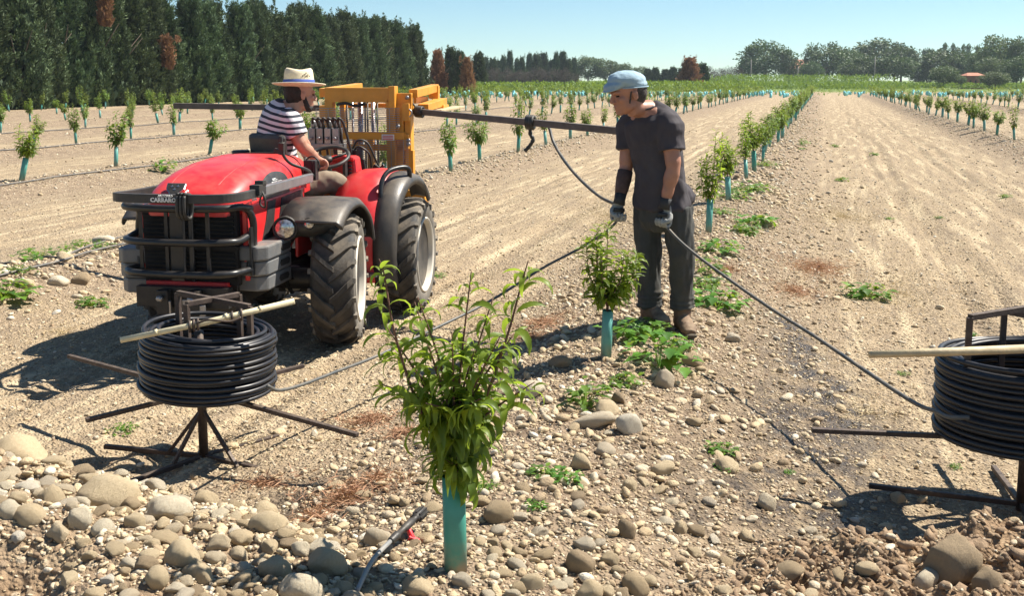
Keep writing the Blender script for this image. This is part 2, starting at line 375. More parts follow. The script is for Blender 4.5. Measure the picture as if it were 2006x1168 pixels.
# ground: dry tan soil, straw-pale tracks, stony ridges, a wet strip where the pipe has leaked, shade below the left reel painted in
t = NT('soil'); P = t.pos()
A = lambda k: t.n('Attribute', attribute_name=k).outputs['Fac']
ridge, wet, dirt, far = A('ridge'), A('wet'), A('dirt'), A('far')
n1 = t.noise(0.9, 5, P, 0.6); n2 = t.noise(7.0, 6, P, 0.65); n3 = t.noise(60.0, 5, P, 0.7)
st = t.n('Mapping', i={'Vector': P, 'Scale': (6.0, 0.45, 1.0)}).outputs[0]
n4 = t.noise(1.0, 5, st, 0.6)
base = t.mix(t.mr(n2, 0.3, 0.7), (0.275, 0.205, 0.135), (0.45, 0.345, 0.215))
base = t.mix(t.mr(n4, 0.5, 0.62), base, (0.58, 0.465, 0.30))
n5 = t.noise(1.0, 6, t.n('Mapping', i={'Vector': P, 'Scale': (9.0, 0.8, 1.0), 'Location': (3.3, 7.7, 0)}).outputs[0], 0.7)
base = t.mix(t.math('MULTIPLY', t.mr(n5, 0.50, 0.40), 0.75), base, (0.25, 0.19, 0.13))
base = t.mix(t.math('MULTIPLY', t.mr(t.noise(22.0, 6, P, 0.75), 0.50, 0.36), 0.7), base, (0.2, 0.15, 0.105))
base = t.mix(t.math('MULTIPLY', t.mr(n3, 0.5, 0.72), 0.6), base, (0.66, 0.55, 0.38))
rg = t.mix(t.mr(n2, 0.3, 0.7), (0.15, 0.108, 0.075), (0.35, 0.265, 0.18))
rg = t.mix(t.math('MULTIPLY', t.mr(n3, 0.48, 0.7), 0.5), rg, (0.48, 0.38, 0.27))
c = t.mix(ridge, base, rg)
dc = t.mix(t.mr(n2, 0.3, 0.7), (0.19, 0.125, 0.075), (0.36, 0.25, 0.155))
c = t.mix(dirt, c, dc)
v = t.n('TexVoronoi', feature='F1', i={'Scale': 26.0, 'Vector': P}); v2 = t.n('TexVoronoi', feature='F1', i={'Scale': 70.0, 'Vector': P})
pc = t.ramp(t.n('SeparateColor', i={0: v.outputs['Color']}).outputs[0], [(0, (0.26, 0.2, 0.14)), (0.5, (0.45, 0.35, 0.23)), (1, (0.6, 0.5, 0.36))])
pm = t.math('MULTIPLY', t.mr(v.outputs['Distance'], 0.42, 0.34), t.mr(t.n('SeparateColor', i={0: v.outputs['Color']}).outputs[1], 0.35, 0.4))
pm = t.math('MULTIPLY', pm, t.math('ADD', 0.35, t.math('MULTIPLY', ridge, 0.6)))
c = t.mix(pm, c, pc)
c = t.mix(far, c, t.mix(t.mr(n1, 0.4, 0.6), (0.10, 0.17, 0.035), (0.2, 0.24, 0.07)))
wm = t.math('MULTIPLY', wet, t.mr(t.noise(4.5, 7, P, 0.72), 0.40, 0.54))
c = t.mix(t.math('MULTIPLY', wm, 0.9), c, (0.04, 0.027, 0.018))  # darkens wet soil and the shade painted near the left reel
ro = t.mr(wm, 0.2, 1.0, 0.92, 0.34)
hgt = t.math('ADD', t.math('MULTIPLY', n3, 0.5), t.math('ADD', t.math('MULTIPLY', t.mr(v.outputs['Distance'], 0.5, 0.1), 0.5), t.math('MULTIPLY', t.mr(v2.outputs['Distance'], 0.6, 0.1), 0.35)))
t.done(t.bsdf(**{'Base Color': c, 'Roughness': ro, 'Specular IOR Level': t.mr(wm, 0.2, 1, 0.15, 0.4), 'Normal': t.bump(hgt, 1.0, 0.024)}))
# ================================================================== GROUND
rng = np.random.default_rng(7); random.seed(7)
def fr_px(X, Y, Z):                    # where a point falls in the frame (used to pick what the photo can show)
    u = X * cT + Y * sT; D = -X * sT + Y * cT; c, s = math.cos(PITCH), math.sin(PITCH)
    zc = D * c + (H - Z) * s; zc = np.maximum(zc, 0.05)
    return CX + F * u / zc, PY + F * ((H - Z) * c - D * s) / zc, D
WET_SHADE = [(1600, 720, .16, .5), (1625, 800, .28, .35), (1600, 880, .3, .25), (1570, 950, .32, .2), (1500, 985, .25, .12), (1640, 1010, .25, .12), (1560, 660, .1, .4), (1610, 760, .22, .5), (1590, 860, .26, .4), (1540, 1000, .4, .2), (640, 985, .22, .12), (690, 1040, .1, .2), (1330, 1040, .12, .1)]  # wet soil spots; the two leftmost paint in shade below the left reel
def build_ground():
    a1 = np.linspace(-R(33), R(33), 820); a2 = np.linspace(R(33), 2 * math.pi - R(33), 90)[1:-1]
    ang = np.concatenate([a1, a2]); na = len(ang)
    rad = np.concatenate([[0.3], np.geomspace(1.2, 2.2, 25), np.geomspace(2.2, 9, 560)[1:], np.geomspace(9, 60, 260)[1:], np.geomspace(60, 6000, 60)[1:]])
    A_, R_ = np.meshgrid(ang, rad); u = R_ * np.sin(A_); D = R_ * np.cos(A_)
    X = u * cT - D * sT; Y = u * sT + D * cT
    Z = GH(X.ravel(), Y.ravel())
    V = np.stack([X.ravel(), Y.ravel(), Z], 1); nr = len(rad)
    i = np.arange(nr - 1)[:, None] * na; k = np.arange(na)[None]; k2 = (k + 1) % na
    Q = np.stack([i + k, i + k2, i + na + k2, i + na + k], -1).reshape(-1, 4)[:, ::-1]
    me = npmesh('ground', V, Q, MAT['soil'])
    X, Y = V[:, 0], V[:, 1]; u = X * cT + Y * sT; D = -X * sT + Y * cT
    rid = np.zeros(len(V))
    for kk, rx in ROWS.items():
        w = 1.05 if kk == 0 else (1.5 if kk < -1 else 1.0)
        rid = np.maximum(rid, np.exp(-((X - rx + 0.25 * vn(X * 2, Y * 2, 50)) / w) ** 4))
    rid *= 1 - ss(110, 160, D)
    hl = np.clip(heapL(u, D) * 8, 0, 1); hr = np.clip(heapR(u, D) * 9, 0, 1)
    wet = np.zeros(len(V))  # wet soil, also carries the painted shade by the left reel
    for x, y, ru, rd in WET_SHADE:
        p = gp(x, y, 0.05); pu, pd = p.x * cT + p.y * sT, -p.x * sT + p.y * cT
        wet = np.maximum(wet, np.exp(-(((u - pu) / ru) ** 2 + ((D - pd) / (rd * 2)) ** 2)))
    cut = ss(2.95, 2.72, D + 0.12 * vn(u * 7, D * 3, 40)) * ss(-1.1, -1.4, u)
    dirt = np.clip(np.maximum(np.maximum(hr, cut), hl * 0.35), 0, 1)
    far = ss(135, 165, D + 6 * vn(X * .1, Y * .1, 60))
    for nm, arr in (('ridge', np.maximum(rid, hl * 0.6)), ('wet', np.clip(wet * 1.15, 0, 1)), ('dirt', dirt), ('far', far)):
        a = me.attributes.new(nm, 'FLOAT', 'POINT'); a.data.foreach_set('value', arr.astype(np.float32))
    tag(link('ground', me), kind='structure', label='dry stony orchard soil with ridges and wheel tracks')
build_ground()
# ------------------------------------------------------------------ stones
def ico(sub):
    import bmesh
    bm = bmesh.new(); bmesh.ops.create_icosphere(bm, subdivisions=sub, radius=1.0)
    V = np.array([v.co[:] for v in bm.verts]); Fc = np.array([[v.index for v in f.verts] for f in bm.faces]); bm.free(); return V, Fc
def stone_shape(sub, seed, rough=1.0):
    V, Fc = ico(sub); r = np.random.default_rng(seed)
    for _ in range(r.integers(2, 6)):                       # a few worn flat sides
        n = r.normal(size=3); n /= np.linalg.norm(n); d = V @ n; k = r.uniform(0.5, 0.82)
        V = V - np.outer(np.maximum(d - k, 0) * 0.85, n)
    o = r.uniform(0, 50, 3); out = []
    for p in V:
        q = Vector(p * 1.1 + o); out.append(p * (1 + 0.24 * rough * noise.noise(q) + 0.08 * rough * noise.noise(q * 3) + (0.02 * noise.noise(q * 9) if sub > 2 else 0)))
    V = np.array(out) * np.array([1.0, r.uniform(0.55, 0.88), r.uniform(0.34, 0.66)])
    return V, Fc
ST = {s: [stone_shape(s, 100 * s + i) for i in range(10 if s < 3 else 14)] for s in (1, 2, 3)}
def rot_many(n, tilt):
    a = rng.uniform(0, 2 * math.pi, n); b = rng.normal(0, tilt, n); c = rng.normal(0, tilt, n)
    M = np.zeros((n, 3, 3)); ca, sa, cb, sb, cc, sc_ = np.cos(a), np.sin(a), np.cos(b), np.sin(b), np.cos(c), np.sin(c)
    Rz = np.zeros((n, 3, 3)); Rz[:, 0, 0] = ca; Rz[:, 0, 1] = -sa; Rz[:, 1, 0] = sa; Rz[:, 1, 1] = ca; Rz[:, 2, 2] = 1
    Ry = np.zeros((n, 3, 3)); Ry[:, 0, 0] = cb; Ry[:, 0, 2] = sb; Ry[:, 2, 0] = -sb; Ry[:, 2, 2] = cb; Ry[:, 1, 1] = 1
    Rx = np.zeros((n, 3, 3)); Rx[:, 1, 1] = cc; Rx[:, 1, 2] = -sc_; Rx[:, 2, 1] = sc_; Rx[:, 2, 2] = cc; Rx[:, 0, 0] = 1
    return Rz @ Ry @ Rx
def plaw(n, a, b, e=2.6):
    q = rng.uniform(0, 1, n); k = 1 - e; return (a ** k + q * (b ** k - a ** k)) ** (1 / k)
def zone_row(k, n, y0, y1, sp, a, b, e=2.6, den=0.0):
    q = rng.uniform(0, 1, n); Y = y0 + (y1 - y0) * q ** (1 + den)
    return np.stack([ROWS[k] + rng.normal(0, sp, n), Y, plaw(n, a, b, e)], 1)
def zone_uD(n, u0, u1, d0, d1, a, b, keep, e=2.6):
    u = rng.uniform(u0, u1, n); D = rng.uniform(d0, d1, n); m = keep(u, D); u, D = u[m], D[m]
    return np.stack([u * cT - D * sT, u * sT + D * cT, plaw(len(u), a, b, e)], 1)
Z = []
Z.append((0, zone_row(0, 32000, 1.9, 16, 0.68, 0.0055, 0.036, 3.0, 0.75)))
Z.append((0, zone_row(0, 1700, 2.0, 12, 0.5, 0.017, 0.042, 2.6, 0.35)))
Z.append((0, zone_row(0, 3000, 13, 45, 0.5, 0.02, 0.06, 2.4, 0.6)))
Z.append((0, zone_row(0, 900, 40, 100, 0.5, 0.03, 0.06, 2.4, 0.3)))
for k, y0, y1, n in ((-1, 4.5, 12, 2400), (-1, 10, 40, 3800), (-2, 8, 45, 2600), (-3, 12, 50, 1400), (1, 18, 60, 3800), (2, 30, 90, 1500), (-4, 16, 50, 700), (3, 40, 100, 600), (-5, 20, 60, 600)):
    Z.append((2, zone_row(k, int(n * 1.3), y0, y1, 0.4, 0.013, 0.055, 2.7, 0.5)))
Z.append((1, zone_uD(12000, -2.6, -0.2, 2.2, 4.2, 0.006, 0.048, lambda u, D: (heapL(u, D) > 0.012) & ~((D < 2.85) & (u < -1.1)), 2.5)))
Z.append((1, zone_uD(3200, -2.6, -0.3, 2.2, 4.1, 0.016, 0.04, lambda u, D: (heapL(u, D) > 0.02) & ~((D < 2.85) & (u < -1.1)), 2.2)))
Z.append((3, zone_uD(1100, 0.3, 2.6, 2.2, 3.7, 0.006, 0.03, lambda u, D: heapR(u, D) > 0.01, 2.8)))
Z.append((4, zone_uD(42000, -3.8, 3.8, 2.6, 9, 0.003, 0.02, lambda u, D: D > 2.6, 2.6)))
Z.append((4, zone_uD(13000, -9, 9, 8, 18, 0.007, 0.024, lambda u, D: abs(u / D) < 0.55, 2.6)))
Z.append((4, zone_uD(9000, -20, 20, 17, 42, 0.012, 0.036, lambda u, D: abs(u / D) < 0.52, 2.8)))
zid = np.concatenate([np.full(len(a), z) for z, a in Z]); S = np.concatenate([a for _, a in Z])
keep = ~((abs(S[:, 0] + 3.1) < 1.15) & (S[:, 1] > 5.2) & (S[:, 1] < 9) & (S[:, 2] > 0.02))     # nothing large under the tractor
S = S[keep]; zid = zid[keep]
order = np.argsort(-S[:, 2]); S = S[order]; zid = zid[order]
grid = {}; ok = np.ones(len(S), bool)                        # large stones do not sit inside one another
for i in range(len(S)):
    x, y, r = S[i]
    if r < 0.017: break
    g0, g1 = int(x // 0.13), int(y // 0.13)
    for a in (-1, 0, 1):
        for b in (-1, 0, 1):
            for (qx, qy, qr) in grid.get((g0 + a, g1 + b), ()):
                if (qx - x) ** 2 + (qy - y) ** 2 < (0.63 * (r + qr)) ** 2: ok[i] = False
    if ok[i]: grid.setdefault((g0, g1), []).append((x, y, r))
BIG = [  # x, y (middle), w, h in the picture, label of the ones that stand out
 (45, 885, 105, 50, 'wide flat tan boulder at the top of the cobble heap on the left edge'), (95, 975, 55, 40, None), (15, 995, 42, 45, None), (60, 1008, 60, 35, None), (215, 970, 120, 50, 'long tilted tan stone on the crest of the cobble heap below the pipe reel'),
 (528, 1030, 75, 35, 'smooth oval tan stone lying in front of another at the heap right end'), (515, 1004, 55, 36, 'tan stone half hidden behind the smooth oval stone at the heap end'), (360, 1086, 72, 56, 'big rounded tan boulder resting on the middle of the cobble heap'), (388, 1122, 66, 42, 'blunt tan stone just under the big rounded boulder on the heap'),
 (642, 1100, 78, 46, 'large egg shaped tan stone at the right foot of the cobble heap'), (590, 1152, 85, 50, 'broad pale stone cut by the bottom edge of the picture below the heap'), (540, 1112, 62, 46, None), (622, 1075, 62, 30, None), (305, 1120, 46, 60, 'upright wedge shaped stone left of the big rounded boulder'), (255, 1104, 42, 24, None), (245, 1122, 26, 20, None), (330, 995, 90, 42, None), (400, 1003, 60, 34, None), (740, 1050, 55, 38, 'speckled grey stone left of the black pipe connector'),
 (155, 1015, 52, 34, None), (115, 1045, 44, 30, None), (265, 1020, 40, 30, None), (200, 1035, 46, 26, None), (430, 1065, 48, 26, None), (470, 1085, 40, 24, None), (290, 965, 50, 26, None), (130, 930, 48, 26, None), (160, 985, 40, 26, None),
 (1235, 823, 60, 56, 'round whitish boulder standing up on the ridge, the palest of its cluster'), (1190, 797, 52, 32, 'tan stone leaning on the round whitish boulder'), (1162, 822, 92, 30, 'wide grey flat boulder left of the round whitish boulder'), (1213, 777, 38, 30, 'dark grey stone just behind the round whitish boulder'), (1042, 762, 62, 36, 'pale flat boulder right of the front sapling leaves'), (1098, 708, 46, 26, None), (1300, 745, 42, 34, 'pale grey stone just below the bushy weed'),
 (1140, 902, 56, 42, 'pointed tan stone in the middle of the ridge below the whitish boulder'), (1183, 880, 46, 22, 'flat blue grey stone above the pointed tan stone'), (1298, 917, 56, 28, 'long tan stone on the ridge right of the pointed tan stone'), (1426, 908, 50, 34, 'slanted tan stone with a small weed beside the wet soil'), (1233, 950, 32, 26, None), (1225, 1037, 42, 34, 'brown grey stone alone above the dark hollow in front'),
 (1137, 1096, 58, 46, 'dark brown soil caked stone near the bottom right of the front sapling'), (1195, 1096, 38, 22, None), (1045, 1133, 50, 52, 'upright rounded stone right of the front sapling guard'), (1247, 1143, 56, 36, None), (1015, 1149, 34, 34, None), (1332, 1034, 34, 28, None), (1150, 1158, 62, 36, None), (1548, 1117, 60, 30, 'smooth oval stone on the brown earth bank at the bottom right'),
 (1860, 1090, 112, 66, 'largest soil caked boulder on the earth bank under the right reel'), (1812, 1135, 60, 34, 'pale smooth stone in front of the largest boulder of the earth bank'), (820, 1146, 66, 34, 'tan stone left of the front sapling guard foot'), (975, 1000, 62, 42, 'round brown stone right of the front sapling guard'), (1435, 660, 46, 22, None), (1501, 432, 34, 26, 'round pale stone at the foot of the weeds beside the third sapling'), (1357, 705, 44, 26, None),
 (160, 546, 36, 24, 'brown rounded stone nearest the tractor below the left drip line'), (115, 549, 42, 20, None), (48, 553, 46, 20, None), (128, 504, 36, 18, 'stone between two weeds under the left drip lines'), (207, 468, 46, 22, 'flat pale boulder beside the tractor nose on the left ridge'), (1760, 975, 40, 20, 'small stone under the thin foot of the right reel'), (690, 1000, 30, 18, None), (590, 1075, 40, 24, None), (1500, 985, 40, 24, None), (905, 1135, 40, 26, None), (1930, 1140, 60, 50, 'lumpy brown clod stone at the right end of the earth bank')]
ZL = {0: ('rounded tan cobble among the stones of the sapling ridge', 'cobbles along the middle sapling ridge'), 1: ('rounded tan cobble in the heap at the lower left', 'cobbles of the lower left heap'), 2: ('pale cobble on a sapling ridge beyond the wheel tracks', 'cobbles on the farther ridges'), 3: ('soil stained stone in the brown earth bank at the lower right', 'stones in the lower right earth bank'), 4: ('small pebble lying loose on a bare wheel track', 'pebbles on the tracks')}
BM3 = [npmesh('stone_mesh', V, Fc, MAT['stone']) for V, Fc in ST[3]]
bigxy = []
def put_stone(p, r, lab, grp, sz=None, rz=None, col=None):
    o = bpy.data.objects.new('stone', random.choice(BM3)); COL.objects.link(o); tag(o, lab, 'stone', grp); o.color = (random.random() if col is None else col, 0, 0, 1)
    o.location = p; o.rotation_euler = (random.gauss(0, .2), random.gauss(0, .2), rz if rz is not None else random.uniform(0, 6.28)); o.scale = sz or (r, r, r); return o
for x, y, w, h, lab in BIG:
    zone = 1 if x < 700 and y > 840 else (3 if x > 1400 and y > 1030 else (2 if x < 300 else 0))
    p = on(x, y + h * 0.35); dist = (p - cam.location).length; r = w / 2 * dist / F * .97
    el = math.atan2(H - p.z, math.hypot(p.x, p.y)); vh = h / 2 * dist / F
    hz = min(r * 1.05, max(r * 0.45, vh * 1.25 / max(0.5, math.cos(el))))
    put_stone(p + Vector((0, 0, hz * 0.3)), r, lab or ZL[zone][0], ZL[zone][1] if not lab else None, (r, r * 1.1, hz * 1.95), TH + random.gauss(0, .25), (random.choice((.4, .5, .6, .92, .3)) if x < 700 else None) if not lab else .04 if 'caked' in lab or 'clod' in lab else .97 if 'whitish' in lab and 'round' in lab[:6] else .02 if 'dark' in lab else .72 if 'grey' in lab else .92 if 'pale' in lab else .1 if 'brown' in lab else .5); bigxy.append((p.x, p.y, r))
bx = np.array(bigxy)
for i in range(len(S)):
    if ok[i] and S[i, 2] > 0.012 and (((bx[:, 0] - S[i, 0]) ** 2 + (bx[:, 1] - S[i, 1]) ** 2) < (0.8 * (bx[:, 2] + S[i, 2])) ** 2).any(): ok[i] = False
S = S[ok]; zid = zid[ok]; zz = GH(S[:, 0], S[:, 1]) + S[:, 2] * rng.uniform(0.0, 0.35, len(S))
px_, py_, dd_ = fr_px(S[:, 0], S[:, 1], zz); inside = (px_ > -20) & (px_ < 2026) & (py_ > 150) & (py_ < 1180) & (dd_ > 1)
score = np.where(inside, S[:, 2] / np.maximum(dd_, 1), 0); hidden = (px_ > 640) & (px_ < 700) & (py_ < 660)
top = np.argsort(-score)[:max(0, 298 - len(BIG))]
for i in top:
    put_stone((S[i, 0], S[i, 1], zz[i]), S[i, 2], *ZL[int(zid[i])], sz=(S[i, 2],) * 3)
rest = np.ones(len(S), bool); rest[top] = False
px2 = (px_ > -700) & (px_ < 2700)
rest &= px2
def scatter_stones():
    Vs, Fs, Ts = [], [], []; nb = 0
    for sub, m in ((2, rest & (S[:, 2] / dd_ > 0.0045)), (1, rest & (S[:, 2] / dd_ <= 0.0045))):
        idx = np.where(m)[0]; rng.shuffle(idx)
        for j, (V, Fc) in enumerate(ST[sub]):
            q = idx[j::len(ST[sub])]; n = len(q)
            if not n: continue
            M = rot_many(n, 0.35) * S[q, 2][:, None, None]
            P = np.einsum('nij,vj->nvi', M, V) + np.stack([S[q, 0], S[q, 1], zz[q]], 1)[:, None]
            Vs.append(P.reshape(-1, 3)); Fs.append((Fc[None] + (np.arange(n) * len(V))[:, None, None]).reshape(-1, 3) + nb); nb += n * len(V)
            Ts.append(np.repeat(rng.uniform(0, 1, n), len(V)))
    me = npmesh('gravel', np.concatenate(Vs), np.concatenate(Fs), MAT['stone_field'], tint=np.concatenate(Ts))
    tag(link('gravel', me), 'small stones and gravel strewn over ridges, heaps and tracks', 'gravel', kind='stuff')
    print('stones', len(S), 'verts', nb)
scatter_stones()
# soil clods and straw-like litter
def clods():
    n = 60000; u = rng.uniform(-3.2, 3.2, n); D = 2.2 + 7 * rng.uniform(0, 1, n) ** 1.7; X = u * cT - D * sT; Y = u * sT + D * cT; w = np.maximum(heapR(u, D) * 6, np.maximum(heapL(u, D) * 1.5, 0.10 + 0.42 * np.exp(-((X + 1.0) / .95) ** 4)))
    m = rng.uniform(0, 1, n) < w; u, D, X, Y = u[m], D[m], X[m], Y[m]; r = plaw(len(X), 0.004, 0.02, 2.8) * np.where(heapR(u, D) > .02, 2.0, 1.0)
    V0 = [stone_shape(1, 900 + i, 3.0) for i in range(8)]; Vs, Fs, nb = [], [], 0; z = GH(X, Y)
    for j, (V, Fc) in enumerate(V0):
        q = np.arange(j, len(X), 8); M = rot_many(len(q), 0.7) * r[q][:, None, None]
        P = np.einsum('nij,vj->nvi', M, V) + np.stack([X[q], Y[q], z[q]], 1)[:, None]
        Vs.append(P.reshape(-1, 3)); Fs.append((Fc[None] + (np.arange(len(q)) * len(V))[:, None, None]).reshape(-1, 3) + nb); nb += len(q) * len(V)
    me = npmesh('dirt_clods', np.concatenate(Vs), np.concatenate(Fs), MAT['clod']); tag(link('dirt_clods', me), 'crumbled brown soil clods over the ridge and dug earth banks', 'soil clods', kind='stuff')
t = NT('clod'); P_ = t.pos(); q_ = t.noise(18.0, 6, P_, .7)
t.done(t.bsdf(**{'Base Color': t.mix(t.mr(q_, .3, .7), (0.19, 0.128, 0.08), (0.40, 0.285, 0.18)), 'Roughness': 0.95, 'Normal': t.bump(t.noise(90.0, 5, P_, .7), 0.8, 0.008)}))
clods()
# ------------------------------------------------------------------ leaf cards
def diamonds(c, d, s, L, W, tint):
    """four-cornered leaf faces: c base points, d directions, s side vectors"""
    L = L[:, None]; W = W[:, None]
    V = np.stack([c, c + d * L * 0.45 + s * W * 0.5, c + d * L, c + d * L * 0.45 - s * W * 0.5], 1).reshape(-1, 3)
    Q = np.arange(len(V)).reshape(-1, 4); return V, Q, np.repeat(tint, 4)
def nrmz(a): return a / np.maximum(np.linalg.norm(a, axis=1, keepdims=True), 1e-9)
def rdir(n, r=None): return nrmz((r or rng).normal(size=(n, 3)))
def litter(name, label, cat, spots, L, W, mat, dens):
    Cs, Ls = [], []
    for x, y, rx, ry in spots:
        c = gp(x, y, 0.05); e1 = gp(x + rx, y, 0.05) - c; e2 = gp(x, y + ry, 0.05) - c
        n = int(dens * e1.length * e2.length * 3.1 * (.45 if x > 1300 else .8)); a = rng.uniform(0, 6.28, n); q = abs(rng.normal(0, .62, n)) * (1 + 0.35 * np.sin(a * 3 + x))
        X = c.x + e1.x * q * np.cos(a) + e2.x * q * np.sin(a); Y = c.y + e1.y * q * np.cos(a) + e2.y * q * np.sin(a)
        Cs.append(np.stack([X, Y], 1))
    P = np.concatenate(Cs); n = len(P); z = GH(P[:, 0], P[:, 1]) + rng.uniform(0.0, 0.02, n)
    d = rdir(n); d[:, 2] *= 0.3; d = nrmz(d); s = nrmz(np.cross(d, rdir(n)))
    V, Q, T = diamonds(np.column_stack([P, z]), d, s, rng.uniform(.5, 1.3, n) * L, rng.uniform(.6, 1.4, n) * W, rng.uniform(0, 1, n))
    tag(link(name, npmesh(name, V, Q, MAT[mat], False, T)), label, cat, kind='stuff')
litter('dry_weeds', 'patches of withered rust brown weeds lying on the soil', 'dry weeds',
       [(680, 1010, 105, 45), (620, 1045, 60, 20), (735, 985, 50, 25), (725, 825, 75, 22), (520, 945, 70, 14), (1065, 660, 55, 18), (1600, 525, 75, 24), (1560, 575, 60, 16), (1420, 560, 40, 12), (1040, 690, 40, 10), (790, 870, 60, 14)], 0.06, 0.004, 'dry', 9000)
litter('straw_litter', 'pale chopped straw scattered over the tracks', 'straw',
       [(1750, 560, 260, 200), (1700, 800, 300, 120), (500, 720, 330, 60), (950, 620, 120, 120), (480, 860, 200, 50), (1200, 420, 140, 90), (120, 640, 140, 50), (1650, 420, 260, 100)], 0.03, 0.004, 'straw_bits', 900)
# ================================================================== TREES OF THE BACKGROUND
def cypress_mesh(seed, Ht=7.4, Rm=1.75, brown=False, K=380, per=56):
    r = np.random.default_rng(seed)
    C, Dv, Sv, Lv, Wv, Tv = [], [], [], [], [], []
    for k in range(K):
        z = Ht * (r.uniform(0.01, 1) ** 1.0) * 0.93; f = z / Ht
        rad = Rm * min(1, (0.6 + f * 4)) * max(0.03, (1 - f) ** 0.68) * r.uniform(0.8, 1.15); a = r.uniform(0, 6.283)
        o = np.array([math.cos(a), math.sin(a), 0]); base = o * rad * r.uniform(0.45, 0.8) + np.array([0, 0, z - 0.25])
        ax = o * r.uniform(0.25, 0.75) + np.array([0.1, 0.05, 1.0]); ax /= np.linalg.norm(ax)
        L = r.uniform(0.6, 1.3) * (1 - 0.3 * f); n = per; t_ = np.sort(r.uniform(0.0, 1, n))
        sp = 0.2 * (1 - t_) ** 0.7 * (1 - 0.3 * f) + 0.02; off = nrmz(r.normal(size=(n, 3)))
        C.append(base + ax * (t_ * L)[:, None] + off * sp[:, None]); dd = ax * 1.0 + off * 0.75; Dv.append(nrmz(dd)); Sv.append(nrmz(np.cross(dd, r.normal(size=(n, 3)))))
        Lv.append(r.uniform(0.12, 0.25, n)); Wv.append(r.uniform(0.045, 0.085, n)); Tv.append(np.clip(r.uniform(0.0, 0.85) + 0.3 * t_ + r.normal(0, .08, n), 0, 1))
    for k in range(9):                                        # leaders at the top
        n = 60; t_ = r.uniform(0, 1, n); b = np.array([r.normal(0, .5), r.normal(0, .5), Ht * r.uniform(.7, .84)]); L = Ht * r.uniform(.1, .24)
        off = nrmz(r.normal(size=(n, 3))); C.append(b + np.array([0.08, 0, 1]) * (t_ * L)[:, None] + off * (0.14 * (1 - t_) + 0.01)[:, None]); dd = np.array([0, 0, 1.0]) + off * 0.6
        Dv.append(nrmz(dd)); Sv.append(nrmz(np.cross(dd, r.normal(size=(n, 3))))); Lv.append(r.uniform(0.14, 0.28, n)); Wv.append(r.uniform(0.05, 0.09, n)); Tv.append(r.uniform(0.2, 0.7, n))
    V, Q, T = diamonds(*[np.concatenate(a) for a in (C, Dv, Sv, Lv, Wv, Tv)])
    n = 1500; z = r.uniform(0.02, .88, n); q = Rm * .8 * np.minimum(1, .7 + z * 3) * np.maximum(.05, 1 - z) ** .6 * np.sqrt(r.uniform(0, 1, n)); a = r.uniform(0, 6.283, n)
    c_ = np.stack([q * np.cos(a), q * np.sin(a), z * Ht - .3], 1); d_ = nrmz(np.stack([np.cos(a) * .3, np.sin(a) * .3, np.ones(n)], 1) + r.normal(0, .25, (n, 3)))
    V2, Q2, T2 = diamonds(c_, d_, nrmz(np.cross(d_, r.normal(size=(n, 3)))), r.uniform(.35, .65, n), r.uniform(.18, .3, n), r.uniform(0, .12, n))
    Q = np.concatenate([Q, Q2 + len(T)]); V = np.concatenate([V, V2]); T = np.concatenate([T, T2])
    return npmesh('cypress_crown', V, Q, MAT['cypress_brown' if brown else 'cypress'], False, T)
def crown_mesh(seed, mat, K=90, per=55, size=0.5, flat=1.0, col=False, base=0.22):
    """broad crown about 10 m tall made of leaf clumps carried at the ends of limbs"""
    r = np.random.default_rng(seed); C, Dv, Sv, Lv, Wv, Tv = [], [], [], [], [], []
    for k in range(K):
        d = nrmz(r.normal(size=(1, 3)))[0]; q = r.uniform(0.35, 1.0) ** 0.5
        if col: c = np.array([d[0] * q * 0.9, d[1] * q * 0.9, 5 + d[2] * q * 4.6]); cr = r.uniform(.5, .9)
        else: c = np.array([d[0] * q * 4.0, d[1] * q * 4.0, 10 * (base + (1 - base) * 0.5) + d[2] * q * 10 * (1 - base) * 0.45]); cr = r.uniform(.8, 1.6)
        n = per; off = nrmz(r.normal(size=(n, 3))) * (r.uniform(0.2, 1, n) ** 0.4)[:, None]
        C.append(c + off * np.array([cr, cr, cr * 0.7])); dd = off + np.array([0, 0, -.2]); Dv.append(nrmz(dd + r.normal(0, .5, (n, 3)))); Sv.append(nrmz(np.cross(dd, r.normal(size=(n, 3)))))
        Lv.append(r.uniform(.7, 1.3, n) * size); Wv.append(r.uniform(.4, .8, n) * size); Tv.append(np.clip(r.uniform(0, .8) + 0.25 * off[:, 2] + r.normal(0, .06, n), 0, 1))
    V, Q, T = diamonds(*[np.concatenate(a) for a in (C, Dv, Sv, Lv, Wv, Tv)])
    return npmesh('tree_crown', V, Q, MAT[mat], False, T)
def trunk_mesh(seed, Ht=10.0, r0=0.3, limbs=7):
    r = random.Random(seed); m = MB(); m.tube([(0, 0, -.2), (r.gauss(0, .1), r.gauss(0, .1), Ht * .3), (0, 0, Ht * .75)], [r0, r0 * .7, r0 * .2], 8)
    for k in range(limbs):
        a = r.uniform(0, 6.28); z = Ht * r.uniform(.2, .5); L = Ht * .28
        m.tube([(0, 0, z), (math.cos(a) * L * .5, math.sin(a) * L * .5, z + L * .5), (math.cos(a) * L, math.sin(a) * L, z + L * 1.1)], [r0 * .4, r0 * .25, r0 * .08], 6)
    return mesh('trunk', m, MAT['bark'])
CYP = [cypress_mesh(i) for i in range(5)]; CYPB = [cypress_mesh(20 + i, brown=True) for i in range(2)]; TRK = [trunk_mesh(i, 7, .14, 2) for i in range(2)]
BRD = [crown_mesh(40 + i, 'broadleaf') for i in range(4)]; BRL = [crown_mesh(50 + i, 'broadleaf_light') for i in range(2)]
POP = [crown_mesh(60, 'broadleaf', 30, 50, .4, col=True)]; BARE = [crown_mesh(70 + i, 'bare_twigs', 70, 50, .32, base=.05) for i in range(2)]; BTR = [trunk_mesh(9 + i) for i in range(2)]
